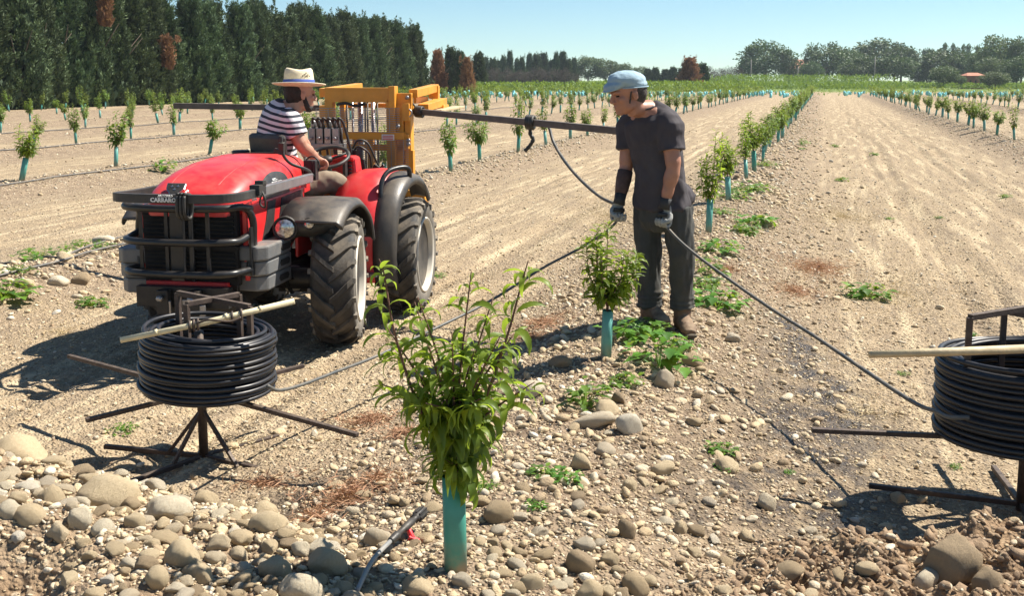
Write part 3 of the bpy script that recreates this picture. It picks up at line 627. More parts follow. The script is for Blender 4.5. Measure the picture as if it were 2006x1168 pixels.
ORD = ['first', 'second', 'third', 'fourth', 'fifth', 'sixth', 'seventh', 'eighth', 'ninth', 'tenth', 'eleventh', 'twelfth', 'thirteenth', 'fourteenth', 'fifteenth', 'sixteenth', 'seventeenth', 'eighteenth', 'nineteenth']
TENS = ['', '', 'twenty', 'thirty', 'forty', 'fifty', 'sixty', 'seventy', 'eighty']; TENTH = ['', '', 'twentieth', 'thirtieth', 'fortieth', 'fiftieth', 'sixtieth', 'seventieth', 'eightieth']
def ordw(i):
    i += 1
    if i < 20: return ORD[i - 1]
    return TENTH[i // 10] if i % 10 == 0 else TENS[i // 10] + '-' + ORD[i % 10 - 1]
def tree(name, label, cat, p, crown, trunk, s, group=None, rz=None):
    o = thing(name, label, cat, p, random.uniform(0, 6.28) if rz is None else rz, group)
    c = link('crown', crown, o); t_ = link('trunk', trunk, o); c.scale = s; t_.scale = (min(s), min(s), s[2]); return o
Y = 41.0; i = 0; LAST = [None]; DEAD = [cypress_mesh(90 + q, 2.1, .34, True, 16, 24) for q in range(2)]
while Y < 113:
    x = -44.4 + random.gauss(0, .35); s = random.uniform(.9, 1.12)
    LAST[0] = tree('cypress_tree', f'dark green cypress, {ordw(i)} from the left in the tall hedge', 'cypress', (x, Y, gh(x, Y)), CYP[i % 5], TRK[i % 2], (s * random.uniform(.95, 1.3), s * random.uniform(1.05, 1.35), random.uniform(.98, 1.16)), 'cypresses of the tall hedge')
    for y0, y1, zb, nm in ((54.8, 57.2, 5.2, 0), (61, 63.4, 2.6, 1)):
        if y0 < Y < y1: db = link('dead_bough', DEAD[nm], bpy.data.objects[-1] if False else LAST[0], (0, 0, 0)); db.matrix_parent_inverse = LAST[0].matrix_basis.inverted(); db.location = (x + 1.35 * s, Y - .3, zb)
    i += 1; Y += random.uniform(1.9, 2.5)
def far_tree(name, label, cat, x, top, w, D, crown, trunk, ht, cw, group=None):
    b = at(x, 160, D); b.z = gh(b.x, b.y); z = uz(x, top, D)[1]; wd_ = w * D / F
    return tree(name, label, cat, b, crown, trunk, (wd_ / cw, wd_ / cw, max(.1, (z - b.z)) / ht), group)
HB = 'cypresses beyond the hedge end'
for x, tp, w, D, br, lab in ((858, 97, 34, 124, 1, 'brown dried cypress at the end of the tall hedge'), (884, 93, 36, 128, 0, 'dark cypress between two brown ones past the hedge end'), (901, 100, 30, 124, 0, 'dull green cypress touching the last brown one'), (915, 112, 28, 120, 1, 'slender rust brown cypress standing last past the hedge end'), (938, 102, 34, 150, 0, 'dark cypress just right of the rust brown one')):
    far_tree('cypress_tree', lab, 'cypress', x, tp, w, D, (CYPB if br else CYP)[i % 2], TRK[0], 7.2, 2.6); i += 1
rr = random.Random(5); j = 0
x = 950
while x < 1125:
    far_tree('conifer_tree', f'distant grey green conifer, {ordw(j)} along the treeline after the brown cypresses', 'conifer', x, rr.uniform(100, 119), rr.uniform(16, 26), rr.uniform(255, 290), CYP[j % 5], TRK[0], 7.2, 2.6, 'distant conifers'); j += 1; x += rr.uniform(9, 15)
for q in range(13):
    xx = 945 + q * 15 + rr.uniform(-4, 4); far_tree('leafless_shrub', f'brownish leafless shrub, {ordw(q)} along the foot of the distant conifers', 'shrub', xx, rr.uniform(128, 140), rr.uniform(22, 34), 235, BARE[q % 2], BTR[0], 10, 8.5, 'leafless shrubs of the far treeline')
for x, tp, w, lab in ((1118, 112, 50, 'pale green tree between the far conifers and the cap of the man'), (1152, 108, 56, 'tallest pale green tree left of the cap of the man'), (1186, 112, 50, 'pale green tree half hidden behind the cap of the man'), (1220, 122, 44, 'low pale green tree behind the cap of the man'), (1252, 128, 36, 'low pale tree just right of the cap of the man')):
    far_tree('broadleaf_tree', lab, 'tree', x, tp, w, 330, BRL[j % 2], BTR[0], 10, 8.6); j += 1
for q, (x, tp, w) in enumerate(((1268, 134, 22), (1284, 132, 24), (1303, 135, 22), (1318, 131, 24), (1334, 133, 22))):
    far_tree('conifer_tree', f'low dark conifer, {ordw(q)} right of the standing man', 'conifer', x, tp, w, 250, CYP[q], TRK[0], 7.2, 2.6, 'low conifers right of the standing man')
for x, tp, w, D, cr, lab in ((1350, 113, 44, 160, 1, 'brown green dense conifer standing alone in front of the orchard'), (1375, 124, 34, 175, 0, 'smaller conifer right beside the lone brown green one')):
    far_tree('conifer_tree', lab, 'conifer', x, tp, w, D, CYP[3] if not cr else CYPB[1], TRK[0], 7.2, 2.6)
for q in range(6):
    far_tree('leafless_shrub', f'grey brown bare tree, {ordw(q)} from the lone conifer towards the big oak', 'shrub', 1388 + q * 12, rr.uniform(124, 134), 26, 240, BARE[q % 2], BTR[0], 10, 8.5, 'bare trees right of the lone conifer')
RT = [(1500, 80, 104, 300, 'd', 'big round crowned tree left of the tiled roof'), (1465, 108, 44, 310, 'd', 'smaller tree on the left side of the big round crowned tree'), (1545, 108, 40, 295, 'd', 'tree crown touching the left of the tiled roof'), (1618, 80, 90, 300, 'd', 'tall tree at the end of the central row'), (1655, 92, 60, 310, 'l', 'thin topped tree right of the central row end'), (1590, 118, 46, 290, 'd', 'low dark tree right of the tiled roof'),
      (1720, 76, 110, 320, 'd', 'wide tall tree above the end of the green orchard block'), (1765, 86, 76, 315, 'd', 'tall tree behind the dark round bushes'), (1700, 108, 76, 265, 'd', 'dark round tree left of the pair above the green field'), (1752, 106, 84, 262, 'd', 'dark round tree right of the pair above the green field'), (1665, 122, 50, 262, 'd', 'low dark tree at the right end of the central row'), (1800, 128, 50, 270, 'd', 'low dark tree left of the poplar line'),
      (1840, 96, 90, 270, 'd', 'broad dark tree under the poplar tops'), (1885, 98, 80, 268, 'd', 'broad dark tree above the red shed'), (1918, 104, 60, 250, 'd', 'dark tree between the red shed and the tall light tree'), (1955, 64, 84, 235, 'l', 'tallest light green tree near the right edge'), (2000, 74, 60, 225, 'd', 'tall tree cut by the right edge'), (1945, 108, 60, 215, 'l', 'bushy tree below the tallest light green tree'), (1992, 112, 64, 205, 'd', 'dark bush tree low at the right edge'),
      (1848, 126, 56, 195, 'l', 'round bright bush left of the red shed'), (1878, 145, 26, 195, 'l', 'small bush against the red shed'), (1950, 138, 60, 190, 'l', 'low sprawling bush right of the red shed'), (2030, 100, 80, 215, 'd', 'tree beyond the right edge')]
for x, tp, w, D, kd, lab in RT:
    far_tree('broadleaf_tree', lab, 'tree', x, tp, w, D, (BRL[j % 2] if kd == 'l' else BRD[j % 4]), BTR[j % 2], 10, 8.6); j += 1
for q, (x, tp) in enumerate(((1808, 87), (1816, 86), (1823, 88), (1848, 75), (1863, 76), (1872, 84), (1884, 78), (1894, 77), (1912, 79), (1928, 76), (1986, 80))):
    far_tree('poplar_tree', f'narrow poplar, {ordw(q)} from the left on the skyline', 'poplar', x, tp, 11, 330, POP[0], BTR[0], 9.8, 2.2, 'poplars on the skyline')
# ------------------------------------------------------------------ house, shed, poles
def building(name, label, x0, x1, yr, ye, D, wm, rm, chim=False):
    a, b = at(x0, 165, D), at(x1, 165, D); c = (a + b) / 2; w = (b - a).length; o = thing(name, label, 'building', (c.x, c.y, gh(c.x, c.y)), TH + .12)
    ze, zr = uz(x0, ye, D)[1], uz(x0, yr, D)[1]; d = w * .7; g = MB(); g.box((0, 0, ze / 2), (w, d, ze)); obj('wall', g, MAT[wm], o)
    r_ = MB(); e = .3; vs = [(-w / 2 - e, -d / 2 - e, ze), (w / 2 + e, -d / 2 - e, ze), (w / 2 + e, d / 2 + e, ze), (-w / 2 - e, d / 2 + e, ze), (-w * .28, 0, zr), (w * .28, 0, zr)]
    r_.add(vs, [(0, 1, 5, 4), (1, 2, 5), (2, 3, 4, 5), (3, 0, 4), (3, 2, 1, 0)]); obj('roof', r_, MAT[rm], o)
    for k in (-.3, 0, .3):
        q = MB(); q.box((k * w, -d / 2 - .02, ze * .5), (w * .09, .06, ze * .3)); obj('window', q, MAT['dark_hole'], o)
building('house', 'house with an orange tiled roof showing between far trees', 1540, 1590, 116, 134, 335, 'wall_cream', 'roof_tile')
building('shed', 'low red brick shed under the dark trees at the right', 1886, 1922, 142, 148, 205, 'wall_brick', 'roof_tile')
for x, tp, D, lab in ((1470, 116, 240, 'wooden utility pole in front of the big round crowned tree'), (1712, 112, 240, 'thin utility pole before the wide tall tree'), (1562, 130, 245, 'short utility pole under the tiled roof')):
    b = at(x, 165, D); z = uz(x, tp, D)[1]; o = thing('utility_pole', lab, 'pole', (b.x, b.y, 0), TH)
    g = MB(); g.tube([(0, 0, -.3), (0, 0, z)], [.17, .12], 8); obj('pole', g, MAT['pole_wood'], o); g = MB(); g.box((0, 0, z - .5), (1.6, .12, .12)); obj('crossarm', g, MAT['pole_wood'], o)
# ------------------------------------------------------------------ far orchard block and sleeves (one mass each)
def orchard(name, label, cat, quads, step, ht, wd_, mat, n_, cs, cut=0):
    C, Dv, Sv, Lv, Wv, Tv = [], [], [], [], [], []
    for (u0, u1, d0, d1, hh) in quads:
        for u in np.arange(u0, u1, step * 1.4):
            for D in np.arange(d0, d1, step * 1.5):
                uu = u + rng.normal(0, .2); D_ = D + rng.normal(0, .3); X = uu * cT - D_ * sT; Y_ = uu * sT + D_ * cT; n = n_; th = ht * hh * rng.uniform(.85, 1.12)
                a = rng.uniform(0, 6.28, n); q = np.sqrt(rng.uniform(0, 1, n)); zz_ = rng.uniform(.12, 1, n)
                C.append(np.stack([X + wd_ * q * np.cos(a), Y_ + wd_ * q * np.sin(a), zz_ * th], 1)); d = rdir(n); d[:, 2] = abs(d[:, 2]) + .4; d = nrmz(d); Dv.append(d); Sv.append(nrmz(np.cross(d, rdir(n))))
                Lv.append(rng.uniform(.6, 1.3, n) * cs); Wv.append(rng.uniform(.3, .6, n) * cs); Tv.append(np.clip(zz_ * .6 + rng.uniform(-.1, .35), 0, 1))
    V, Q, T = diamonds(*[np.concatenate(a) for a in (C, Dv, Sv, Lv, Wv, Tv)])
    tag(link(name, npmesh(name, V, Q, MAT[mat], False, T)), label, cat, kind='stuff')
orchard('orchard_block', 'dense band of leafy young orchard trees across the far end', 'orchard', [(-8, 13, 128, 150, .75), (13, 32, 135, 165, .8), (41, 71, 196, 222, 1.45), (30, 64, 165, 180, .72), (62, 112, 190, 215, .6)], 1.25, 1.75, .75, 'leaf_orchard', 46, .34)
# ================================================================== SAPLINGS
def leafbatch(base, d, L, W, droop, tint, segs, fold=0.3, prof=0.8, r=None):
    """long curved leaves folded along the midrib"""
    n = len(base); r = r or rng; hd = d.copy(); hd[:, 2] = 0; hd = nrmz(hd); el = np.arcsin(np.clip(d[:, 2], -1, 1)); up = np.array([0, 0, 1.0])
    side = np.stack([-hd[:, 1], hd[:, 0], np.zeros(n)], 1); roll = r.normal(0, .35, n); P = base.copy(); Vs = []; Ts = []
    for k in range(segs + 1):
        t_ = k / segs; e = el - droop * t_ ** 1.2
        dirv = hd * np.cos(e)[:, None] + up * np.sin(e)[:, None]; nr = -hd * np.sin(e)[:, None] + up * np.cos(e)[:, None]
        if k: P = P + dirv * (L / segs)[:, None]
        sd = side * np.cos(roll + t_ * .5)[:, None] + nr * np.sin(roll + t_ * .5)[:, None]; nn = np.cross(dirv, sd)
        w = W * 0.5 * (math.sin(math.pi * min(1, max(0.0, t_)) ** prof) if 0 < k < segs else 0.06); w = w[:, None]
        Vs.append(np.stack([P + sd * w * math.cos(fold) + nn * w * math.sin(fold), P, P - sd * w * math.cos(fold) + nn * w * math.sin(fold)], 1)); Ts.append(np.stack([tint] * 3, 1))
    V = np.stack(Vs, 1).reshape(n, -1, 3); m = V.shape[1]; q = []
    for k in range(segs):
        a = k * 3; q += [(a, a + 1, a + 4, a + 3), (a + 1, a + 2, a + 5, a + 4)]
    Q = (np.array(q)[None] + (np.arange(n) * m)[:, None, None]).reshape(-1, 4); return V.reshape(-1, 3), Q, np.stack(Ts, 1).reshape(-1)
def shoot_leaves(sh, r, per, LL, WW, segs, lo=0.12, mat='leaf', dmin=.5, dmax=2.3, pw=1.0):
    B, Dv, Lv, Wv, Dr, Tv = [], [], [], [], [], []
    for pts in sh:
        pts = [np.array(p) for p in pts]; m = len(pts) - 1; n = per if isinstance(per, int) else r.integers(*per)
        for k in range(n):
            t_ = lo + (1 - lo) * ((k + r.uniform(0, 1)) / n) ** pw; f = t_ * m; i0 = min(int(f), m - 1); p = pts[i0] + (pts[i0 + 1] - pts[i0]) * (f - i0); ax = pts[i0 + 1] - pts[i0]; ax /= max(1e-6, np.linalg.norm(ax))
            a = k * 2.4 + r.normal(0, .5); o = np.array([math.cos(a), math.sin(a), 0]); el = r.uniform(.1, .7) + .5 * t_
            d = o * math.cos(el) + np.array([0, 0, math.sin(el)]); tip = t_ > .9
            B.append(p); Dv.append(d / np.linalg.norm(d)); s = (1 - .35 * t_) * r.uniform(.7, 1.2) * (.7 if tip else 1)
            Lv.append(LL * s); Wv.append(WW * s); Dr.append(r.uniform(dmin, dmax) * (.6 if tip else 1)); Tv.append(min(1, max(0, r.uniform(.05, .6) + .5 * t_ ** 2)))
    return leafbatch(np.array(B), np.array(Dv), np.array(Lv), np.array(Wv), np.array(Dr), np.array(Tv), segs, r=r)
def guard_mb(h=.3, r=.036, n=14, sq=0.85):
    g = MB(); ri = r * .93; prof = [(r, -.04), (r * 1.01, h * .5), (r, h), (ri, h), (ri, -.03)]
    g.lathe(prof, n, M=Matrix.Diagonal((1, sq, 1, 1))); return g
def sapling_meshes(seed, ht, wid, nsh, per, LL, WW, segs, gh_=.3, gr=.036):
    r = np.random.default_rng(seed); sh = []; tw = MB()
    tw.tube([(0, 0, -.02), (.004, 0, gh_ * .6), (0, .004, gh_ + .08)], [.011, .009, .008], 6)
    for k in range(nsh):
        a = k * 6.283 / nsh + r.normal(0, .4); q = wid * r.uniform(.35, 1) * .5; z1 = ht * r.uniform(.72, 1.0) if k else ht; q = q if k else q * .3
        p0 = np.array([0, 0, gh_ + r.uniform(-.02, .08)]); tip = np.array([math.cos(a) * q, math.sin(a) * q, z1]); mid = p0 + (tip - p0) * .45 + np.array([math.cos(a), math.sin(a), -.2]) * q * .35
        pts = [np.array(v) for v in spl([p0, mid, tip], 5)]; sh.append(pts); tw.tube(pts, [.005 - .0035 * i_ / (len(pts) - 1) for i_ in range(len(pts))], 5)
    V, Q, T = shoot_leaves(sh, r, per, LL, WW, segs)
    m = T.size; return mesh('trunk', tw, MAT['wood_trunk']), npmesh('foliage', V, Q, MAT['leaf' if segs > 2 else 'leaf_far'], True, T)
GM = [mesh('guard', guard_mb(.3 + .03 * k), MAT['guard_green']) for k in range(2)]
SNEAR = [sapling_meshes(200 + k, [.84, 1.0, .78, .9, .72, .95][k], [.42, .28, .42, .34, .38, .26][k], [8, 6, 8, 7, 7, 5][k], 56 if k == 0 else 46, .125, .033, 3) for k in range(6)]
SMID = [sapling_meshes(230 + k, [.84, .98, .76, .92, .7, 1.0, .8, .9][k], [.42, .3, .5, .36, .44, .28, .46, .38][k], [7, 5, 8, 6, 7, 5, 7, 6][k], 34, .14, .05, 2) for k in range(8)]
def single(i_):
    tw, cr = SMID[i_]; g = MB(); g.lathe([(.036, -.04), (.036, .3), (.03, .3)], 6)
    me = bpy.data.meshes.new('peach_sapling'); import bmesh; bm = bmesh.new(); 
    bm.from_mesh(cr); bm.from_mesh(tw); n0 = len(bm.faces); n1 = len(cr.polygons); bm.from_mesh(mesh('g', g, MAT['guard_green'])); bm.faces.ensure_lookup_table()
    for q, f in enumerate(bm.faces): f.material_index = 0 if q < n1 else (1 if q < n0 else 2)
    bm.to_mesh(me); bm.free()
    for m in ('leaf_far', 'wood_trunk', 'guard_green'): me.materials.append(MAT[m])
    return me
SING = [single(i_) for i_ in range(8)]
rowname = {0: 'in the row of the standing man', -1: 'in the row just behind the tractor'}
for k in range(1, 8): rowname[k] = f'in the {ordw(k - 1)} row right of the wide track'
for k in range(2, 8): rowname[-k] = f'in the {ordw(k - 1)} row behind the tractor'
cand = []
for k, rx in ROWS.items():
    if k == 0: ys = [on(1187, 700).y, on(1388, 457).y, on(1427, 393).y, on(1462, 350).y, 17.3, 19.2, 21.3, 23.3]; y = 25.5
    elif k == -1: ys = [13.9, 16.34, 18.44, 20.9]; y = 23.2
    elif k == -2: ys = [12.97, 15.35, 18.37]; y = 20.6
    elif k == 1: ys = []; y = 24.4
    else: ys = []; y = 8.0 + random.uniform(0, 2)
    lim = 112 if k >= -1 else 96
    while y < lim: ys.append(y + random.gauss(0, .18)); y += random.uniform(2.0, 2.5) if k >= -1 else random.uniform(1.6, 2.1)
    n = 0
    for y in ys:
        if k not in (0, -1, 1) and random.random() < .07 and y > 20: continue
        x = rx + random.gauss(0, .05)
        if k == 0 and n < 4 and y < 17: x = on(*((1187, 700), (1388, 457), (1427, 393), (1462, 350))[n]).x
        z = gh(x, y); qx, qy, qd = fr_px(np.array([x]), np.array([y]), np.array([z + .5]))
        if -12 < qx[0] < 2018 and 100 < qy[0] < 1168 and qd[0] > 2 and not (k == 1 and y < 24): cand.append((qd[0], x, y, z, k, n)); n += 1
cand.sort(key=lambda c: c[0])
AGE = ['slim', 'bushy', 'leaning', 'small', 'full', 'tall']
for i_, (D, x, y, z, k, n) in enumerate(cand[:298]):
    lab = f'young peach tree in green guard, {ordw(n)} {rowname[k]}'
    s = random.uniform(.85, 1.28) if i_ > 3 else 1.0; rot = (random.gauss(0, .09), random.gauss(0, .09), random.uniform(0, 6.28)) if i_ > 0 else (.02, -.03, 2.0)
    if D < 34:
        j_ = i_ % 6 if D < 17 else i_ % 8; tw, cr = (SNEAR if D < 17 else SMID)[j_]
        o = thing('peach_sapling', lab, 'young tree', (x, y, z), rot[2], 'peach saplings in their rows'); o.rotation_euler = rot; o.scale = (s, s, s) if i_ else (.92, .92, .84)
        link('trunk', tw, o); link('foliage', cr, o); link('trunk_guard', GM[i_ % 2], o)
    else:
        o = link('peach_sapling', SING[i_ % 8]); o.location = (x, y, z); o.rotation_euler = rot; o.scale = (s, s, s); tag(o, lab, 'young tree', 'peach saplings in their rows')
print('saplings', len(cand))
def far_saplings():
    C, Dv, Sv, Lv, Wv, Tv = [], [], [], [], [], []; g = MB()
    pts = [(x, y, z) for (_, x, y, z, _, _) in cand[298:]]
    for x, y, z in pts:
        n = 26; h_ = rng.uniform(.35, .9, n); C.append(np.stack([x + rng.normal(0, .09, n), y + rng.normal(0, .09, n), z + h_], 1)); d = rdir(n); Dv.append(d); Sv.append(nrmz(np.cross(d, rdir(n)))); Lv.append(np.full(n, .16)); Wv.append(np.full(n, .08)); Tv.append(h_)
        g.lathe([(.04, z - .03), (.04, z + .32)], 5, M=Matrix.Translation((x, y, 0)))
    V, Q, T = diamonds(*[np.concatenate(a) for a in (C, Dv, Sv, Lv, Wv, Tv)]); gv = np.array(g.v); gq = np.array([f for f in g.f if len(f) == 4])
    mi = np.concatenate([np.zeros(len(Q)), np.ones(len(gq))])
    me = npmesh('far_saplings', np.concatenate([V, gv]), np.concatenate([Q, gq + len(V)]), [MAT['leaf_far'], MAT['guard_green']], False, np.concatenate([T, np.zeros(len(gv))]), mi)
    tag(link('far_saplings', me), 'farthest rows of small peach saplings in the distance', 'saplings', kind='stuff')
if len(cand) > 298: far_saplings()
def sleeves():
    g = MB(); r = random.Random(3); C = []
    for D in np.arange(100, 128, 2.6):
        for u in np.arange(-8, 58, 1.35):
            if r.random() < .35: continue
            uu = u + r.gauss(0, .3); p = W3(uu, D + r.gauss(0, .6)); x_ = CX + F * uu / D
            if 1560 < x_ < 1650: continue
            g.lathe([(.12, 0), (.14, .25), (.11, .42 * r.uniform(.6, 1.2))], 5, M=Matrix.Translation((p.x, p.y, gh(p.x, p.y))))
    tag(obj('plant_sleeves', g, MAT['turquoise']), 'mass of small turquoise plant sleeves before the far orchard', 'plant sleeves', kind='stuff')
sleeves()
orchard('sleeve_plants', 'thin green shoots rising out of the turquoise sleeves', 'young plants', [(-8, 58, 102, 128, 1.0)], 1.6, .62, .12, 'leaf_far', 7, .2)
# front sapling, the nearest one
def front_sapling():
    b = on(893, 1118, .2); S_ = 1 / 640.0
    o = thing('peach_sapling', 'nearest and largest peach sapling, in a turquoise guard at the front', 'young tree', b, TH)
    g = guard_mb(.29, .0335, 28, .8); g.X = Matrix.Rotation(R(1.5), 4, 'Y'); gm = obj('trunk_guard', guard_mb(.29, .0335, 28, .8), MAT['guard_green'], o); gm.rotation_euler = (0, R(-1), .3)
    r = np.random.default_rng(77); tips = [(-.19, -.03, .90, 1), (-.2, .06, .72, 0), (-.12, .1, .78, 0), (.05, 0, .89, 0), (0.0, -.1, .74, 0), (.11, .07, .8, 0), (.2, -.02, .88, 2), (.13, -.09, .72, 0), (.23, .03, .56, 3), (-.17, .02, .68, 0), (.17, .04, .7, 0), (-.07, -.08, .7, 0), (.06, -.08, .68, 0), (-.1, -.02, .82, 0), (.06, -.04, .46, 0), (-.06, -.03, .44, 0), (.0, -.06, .42, 0), (.03, .06, .48, 0), (-.2, -.06, .58, 0), (.08, -.13, .56, 0), (-.07, -.14, .55, 0), (.03, .14, .66, 0), (-.13, .0, .52, 0), (.14, .1, .55, 0)]
    sh = []; tw = MB(); tw.tube([(0, 0, -.02), (.003, 0, .2), (-.002, 0, .4), (0, 0, .46)], [.012, .011, .012, .009], 8)
    for k, (x, y, z, kd) in enumerate(tips):
        p0 = Vector((0, 0, .30 + .008 * k)); tip = Vector((x, y, z)); mid = Vector((x * .36, y * .36, p0.z + (z - p0.z) * .5))
        pts = spl([p0, mid, tip], 7)
        if kd == 1: pts = spl([p0, (-.1, -.02, .5), (-.165, -.03, .72), (-.19, -.03, .88), (-.205, -.03, .93)], 5)
        if kd == 2: pts = spl([p0, (.08, 0, .5), (.15, 0, .7), (.19, 0, .85), (.21, 0, .92)], 5)
        tw.tube(pts, [.006 - .0045 * i_ / (len(pts) - 1) for i_ in range(len(pts))], 6); sh.append([np.array(p) for p in pts])
    for k in range(3):
        a = k * 2.1 + .3; sh.append([np.array((0, 0, .27)), np.array((.03 * math.cos(a), .03 * math.sin(a), .33)), np.array((.05 * math.cos(a), .05 * math.sin(a), .37))])
    sh = [[p * np.array((1, 1, .97)) for p in s_] for s_ in sh]
    obj('trunk', tw, MAT['wood_trunk'], o)
    V, Q, T = shoot_leaves(sh, r, 25, .138, .030, 6, .06, dmin=1.2, dmax=3.4, pw=.76)
    link('foliage', npmesh('foliage', V, Q, MAT['leaf'], True, T), o)
front_sapling()
# ------------------------------------------------------------------ weeds
def weed_mesh(seed, n=34, tall=.5, ls=.3):
    r = np.random.default_rng(seed); V, Q, T = [], [], []; nb = 0
    for k in range(n):
        a = r.uniform(0, 6.283); q = r.uniform(.1, .95); z = tall * r.uniform(.25, 1) * (1.1 - q * .6); c = Vector((math.cos(a) * q * .8, math.sin(a) * q * .8, z)); s = ls * r.uniform(.6, 1.25); tn = r.uniform(0, 1)
        fw = Vector((math.cos(a + r.normal(0, .6)), math.sin(a + r.normal(0, .6)), r.uniform(-.5, .6))).normalized(); sd = fw.cross(Vector((0, 0, 1))).normalized() * (1 if r.random() < .5 else 1); up = sd.cross(fw)
        out = [(0, 0), (.22, .34), (.42, .22), (.5, .42), (.72, .2), (1, 0), (.72, -.2), (.5, -.42), (.42, -.22), (.22, -.34)]
        vs = [c + fw * (px * s) + sd * (py * s) + up * (abs(py) * s * .3 - px * px * s * .3) for px, py in out]; mid = c + fw * s * .45
        b = nb; V += [tuple(v) for v in vs] + [tuple(mid)]; T += [tn] * 11; nb += 11
        for i_ in range(10): Q.append((b + 10, b + i_, b + (i_ + 1) % 10))
        st = Vector((c.x * .15, c.y * .15, 0)); V += [tuple(st + Vector((.012, 0, 0))), tuple(st - Vector((.012, 0, 0))), tuple(c)]; T += [.5] * 3; Q.append((nb, nb + 1, nb + 2)); nb += 3
    return npmesh('weed', np.array(V), np.array(Q), MAT['leaf_weed'], True, np.array(T))
WM = [weed_mesh(300 + k, [60, 48, 70, 40][k], [.5, .9, .4, .7][k], [.32, .34, .24, .4][k]) for k in range(4)]
WG = [weed_mesh(320 + k, 90, .5, .16) for k in range(2)]
WEEDS = [(1232, 668, 66, 0, 'leafy weed at the foot of the second sapling guard'), (1292, 732, 86, 1, 'tall bushy weed right of the second sapling'), (1268, 655, 56, 2, 'weed just in front of the left boot of the standing man'), (1145, 805, 62, 1, 'bright weed behind the grey flat boulder'), (1228, 760, 44, 0, 'bright small weed above the round whitish boulder'), (1330, 690, 50, 2, 'weed in front of the right boot of the standing man'), (1405, 610, 66, 0, 'weed under the taut pipe right of the standing man'), (1385, 570, 54, 2, 'low weed beside the right calf of the standing man'), (1412, 500, 50, 0, 'weed among stones right of the man knee'), (1390, 545, 44, 1, 'weed beside the right shin of the standing man'), (1470, 385, 80, 4, 'dense low green weed carpet behind the third sapling'), (1440, 395, 60, 4, 'green weed patch left of the dense weed carpet'), (1482, 448, 46, 0, 'weed beside the round pale stone'), (1455, 462, 40, 0, 'weed just left of the one at the round pale stone'), (1412, 425, 50, 4, 'weed at the foot of the third sapling'), (1500, 330, 40, 4, 'weed at the foot of the far saplings in the middle row'),
 (1698, 592, 84, 0, 'largest lone weed on the wide right track'), (1650, 358, 26, 0, 'small weed in the middle of the right track, below the smaller ones'), (1574, 288, 24, 1, 'tiny weed on the stony edge of the right track'), (1634, 290, 18, 0, 'tiny weed far along the right track, left one'), (1712, 306, 18, 0, 'tiny weed far along the right track, right one'), (1969, 390, 26, 2, 'small weed near the right edge of the wide track'), (1840, 430, 18, 2, 'tiny weed in the right part of the wide track'), (1742, 432, 18, 2, 'tiny sprout in the centre of the wide track'), (1768, 738, 34, 4, 'flat weed left of the right pipe reel'), (1570, 295, 16, 2, 'tiny sprout beside the stony edge weed'),
 (1105, 948, 56, 2, 'sprawling weed left of the pointed tan stone'), (1062, 940, 44, 0, 'weed between the front sapling and the pointed tan stone'), (1050, 1000, 36, 2, 'small star shaped weed above the soil caked stone'), (945, 965, 60, 4, 'fine weed right of the front sapling guard'), (1412, 890, 34, 0, 'small weed behind the slanted tan stone'), (1420, 925, 26, 2, 'tiny weed in front of the slanted tan stone'), (1545, 930, 24, 2, 'yellowish sprout in the wet soil'), (1870, 920, 26, 2, 'sprout under the spoke of the right reel'),
 (78, 520, 84, 4, 'bright green weed clump under the left drip lines'), (8, 592, 64, 0, 'leafy weed cut by the left edge'), (160, 493, 64, 4, 'weed clump between the left drip lines near the tractor'), (203, 490, 40, 4, 'small weed clump touching the tractor side of the drip lines'), (180, 604, 40, 2, 'thin weed left of the tractor front'), (242, 850, 46, 4, 'low weed left of the left reel post'), (320, 340, 30, 1, 'small leafy shoot on the ridge behind the red hood'), (858, 545, 30, 4, 'small weed right of the rear tractor wheel'), (30, 540, 50, 4, 'weed at the left end of the drip lines'), (1905, 660, 22, 2, 'tiny sprout behind the right coil')]
for i_, (x, y, s, kd, lab) in enumerate(WEEDS):
    p = on(x, y - s * .12); d_ = (p - cam.location).length; sz = s * d_ / F * (1.1 if kd != 4 else .9) * (.62 if x > 1540 else .85 if y > 930 else 1)
    o = link('weed', WG[i_ % 2] if kd == 4 else WM[kd]); o.location = p; o.rotation_euler = (0, 0, random.uniform(0, 6.28)); o.scale = (sz, sz, sz * (.9 if kd != 4 else .6)); tag(o, lab, 'weed', 'green weeds')
